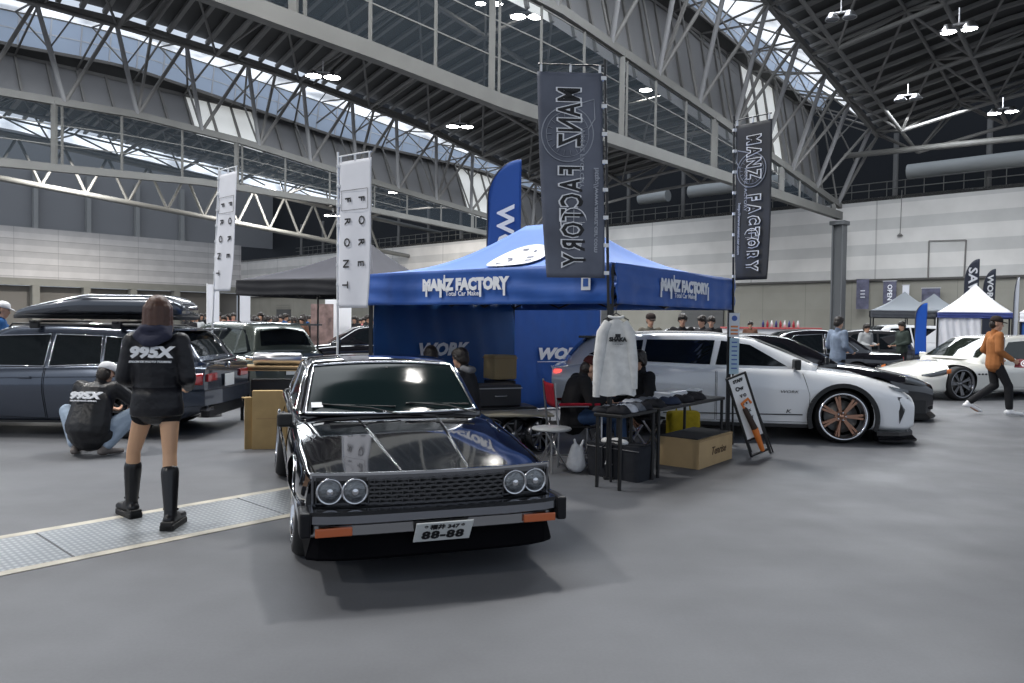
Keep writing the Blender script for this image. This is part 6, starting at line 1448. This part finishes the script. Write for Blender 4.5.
# notices taped on the right tent leg
for (y0, y1, w, m, lab, nm) in ((313, 337, .13, mat('white_paper', (.72, .74, .78)), 'white notice with blue and orange logos taped to the right tent leg', 'a'), (338, 374, .12, mat('pale_blue_paper', (.42, .56, .64)), 'long pale blue notice taped under the white one on the tent leg', 'b')):
    Yn = TR.y - .22; a = P(734.5, y0, Yn); b_ = P(734.5, y1, Yn); o = thing('paper_notice', lab, 'notice', (a.x, Yn, (a.z + b_.z) / 2)); h = a.z - b_.z
    MB().box((0, 0, 0), (w, .008, h)).build('sheet', m, o)
    if nm == 'a':
        MB().lathe([(.0, 0), (.035, 0)], Matrix.Translation((0, -.006, h * .28)) @ Matrix.Rotation(pi / 2, 4, 'X'), 16).build('round_logo', mat('logo_blue', (.06, .12, .4)), o)
        for k in range(3): MB().box((0, -.006, -.02 - .045 * k), (.09, .004, .022)).build('printed_band', mat('logo_orange', (.7, .25, .08)), o)
    else:
        for k in range(7): MB().box((0, -.006, h * .38 - k * h * .12), (.07, .003, .016)).build('printed_line', mat('logo_blue', (.06, .12, .4)), o)
# yellow bag behind the box
p = G(692, 452) + V((.0, .5, 0)); p.z = 0; o = thing('yellow_bag', 'yellow soft bag standing on the floor behind the cardboard box', 'bag', p, .2); ym = cloth('yellow_fabric', (.40, .30, .02))
g = MB(); g.box((0, 0, .22), (.42, .18, .44), ch=.05); q = g.build('bag_body', ym, o); remesh(q, .015, 6); MB().tube([(-.1, 0, .42), (-.08, 0, .54), (.08, 0, .54), (.1, 0, .42)], .012).build('handle', ym, o)
# dark boxes stacked inside the stand, tan carton
for i, (px, py, Y, sx, sy, sz, z, m, lab) in enumerate(((503, 395, 10.05, .8, .5, .42, 0, tblk, 'wide black equipment case under the blue canopy, lowest of the stack'), (495, 380, 10.05, .6, .42, .28, .42, mat('dark_case', (.03, .03, .035), rough=.5), 'dark case resting on the wide black case'), (500, 365, 10.75, .36, .36, .34, .72, mat('tan_carton', (.36, .27, .14), rough=.8), 'tan carton against the blue side curtain'))):
    q = P(px, py, Y); o = thing('storage_case', lab, 'case', (q.x, Y, z), .3 + i * .1); g = MB(); g.box((0, 0, sz / 2), (sx, sy, sz), ch=.02); g.build('carton' if i == 2 else 'shell', m, o)
    MB().box((0, 0, sz - .04), (sx + .012, sy + .012, .014)).build('lid_seam', steel if i != 2 else mat('cardboard_edge', (.33, .22, .11), rough=.8), o)
    if i == 2: MB().box((0, 0, -.37), (.34, .34, .70), ch=.01).build('support_stand', tblk, o)
    if i != 2: MB().tube([(-.08, -sy / 2 - .01, sz * .5), (-.06, -sy / 2 - .04, sz * .5), (.06, -sy / 2 - .04, sz * .5), (.08, -sy / 2 - .01, sz * .5)], .008).build('handle', steel, o)
ct = thing('camp_table', 'low camp table with pale edge and round parts beside the coupe windscreen', 'table', V((.03, 8.95, 0)), .15)
MB().box((0, 0, .44), (.9, .45, .025), ch=.006).build('tabletop', mat('beige_edge', (.30, .28, .22), rough=.5), ct)
for sx in (1, -1):
    for sy in (1, -1): MB().tube([(sx * .42, sy * .2, 0), (sx * .40, sy * .2, .43)], .012).build('leg', steel, ct)
for i, x in enumerate((-.28, .0, .28)):
    o = thing('wheel_rim', 'loose dark wheel rim leaning under the camp table, %s' % ('leftmost', 'middle', 'nearest the chair')[i], 'rim', ct.location + V((x, .0, .2)), .2 + .3 * i)
    M = Matrix.Rotation(pi / 2, 4, 'X'); MB().lathe([(.17, -.08), (.2, -.08), (.2, .08), (.18, .085), (.165, .05), (.165, -.08)], M, 32).build('barrel', mat('dark_chrome2', (.12, .12, .13), rough=.25, metal=1), o)
    g = MB()
    for k in range(8): a = k * pi / 4; g.bar((cos(a) * .03, -.04, sin(a) * .03), (cos(a) * .17, -.05, sin(a) * .17), .022, .02)
    g.lathe([(0, .05), (.04, .05), (.045, .03)], M, 16); g.build('spokes', steel, o)
# exhaust display behind the coupe, left
ep = G(274, 440); ep = P(281, 380, 11.6); ep.z = 0
et = thing('display_table', 'wooden-topped table carrying a silver exhaust silencer left of the coupe', 'table', ep, .12)
wood = mat('light_wood', (.38, .26, .13), rough=.6, noise=.15, nscale=3); MB().box((0, 0, .80), (1.15, .5, .03)).build('tabletop', wood, et); MB().box((0, 0, .755), (1.15, .5, .02)).build('lower_board', wood, et)
for sx in (1, -1):
    for sy in (1, -1): MB().box((sx * .53, sy * .2, .37), (.04, .04, .75)).build('leg', blackpl, et)
MB().box((0, .1, .35), (.9, .3, .5), ch=.02).build('storage_shelf', mat('dark_shelf', (.03, .03, .032)), et)
o = thing('exhaust_silencer', 'brushed silver exhaust silencer lying on the wooden display table', 'exhaust', ep + V((-.05, 0, .915)), .12)
M = Matrix.Rotation(pi / 2, 4, 'Y'); MB().lathe([(0, -.36), (.07, -.36), (.10, -.34), (.10, .34), (.07, .36), (0, .36)], M, 28).build('canister', steel, o); MB().tube([(.36, 0, 0), (.44, 0, 0), (.50, .03, .0)], .035, 14).build('tail_pipe', chrome, o); MB().tube([(-.36, 0, 0), (-.48, 0, .02)], .03, 12).build('inlet_pipe', chrome, o)
# open cardboard standing by the coupe's rear wheel
cb = G(268, 449); o = thing('cardboard_sheet', 'folded open cardboard standing on the floor left of the coupe', 'cardboard', cb, .2); cm2 = mat('worn_cardboard', (.40, .28, .13), rough=.85, noise=.12, nscale=5)
for i, (x, rz_, w, h) in enumerate(((-.0, .0, .36, .68), (-.22, .5, .10, .60), (.22, -.7, .12, .64))):
    g = MB(); g.box((0, 0, h / 2), (w, .012, h)); g.box((0, .05, h), (w, .1, .01)); q = g.build('panel', cm2, o, loc=(x, .03 * i, 0)); q.rotation_euler = (0, 0, rz_)
MB().box((.02, -.008, .36), (.3, .004, .01)).build('fold_line', mat('cardboard_edge', (.33, .22, .11), rough=.8), o)
# white counter with bottles far behind the crossover
q = P(770, 340, 27.8); q.z = 0; o = thing('white_counter', 'white counter with a red edge behind the crossover bonnet', 'counter', q, 0)
MB().box((0, 0, .7), (3.4, .6, 1.4), ch=.02).build('cabinet', white, o); MB().box((0, -.02, 1.43), (3.5, .7, .06)).build('red_top', mat('red_edge', (.5, .10, .10)), o)
for i in range(9):
    b_ = MB(); b_.lathe([(0, 0), (.045, 0), (.045, .16), (.018, .20), (.018, .25), (0, .25)], None, 12); bo = b_.build('bottle', mat(('bottle_navy', 'bottle_red', 'bottle_white')[i % 3], ((.03, .04, .15), (.3, .03, .04), (.6, .6, .62))[i % 3], rough=.3)); bo.location = q + V((-.3 + .16 * i, -.1, 1.462)); tag(bo, ('navy', 'red', 'white')[i % 3] + ' bottle in the row on the white counter far behind', 'bottle', ('navy', 'red', 'white')[i % 3] + ' bottles on the counter')
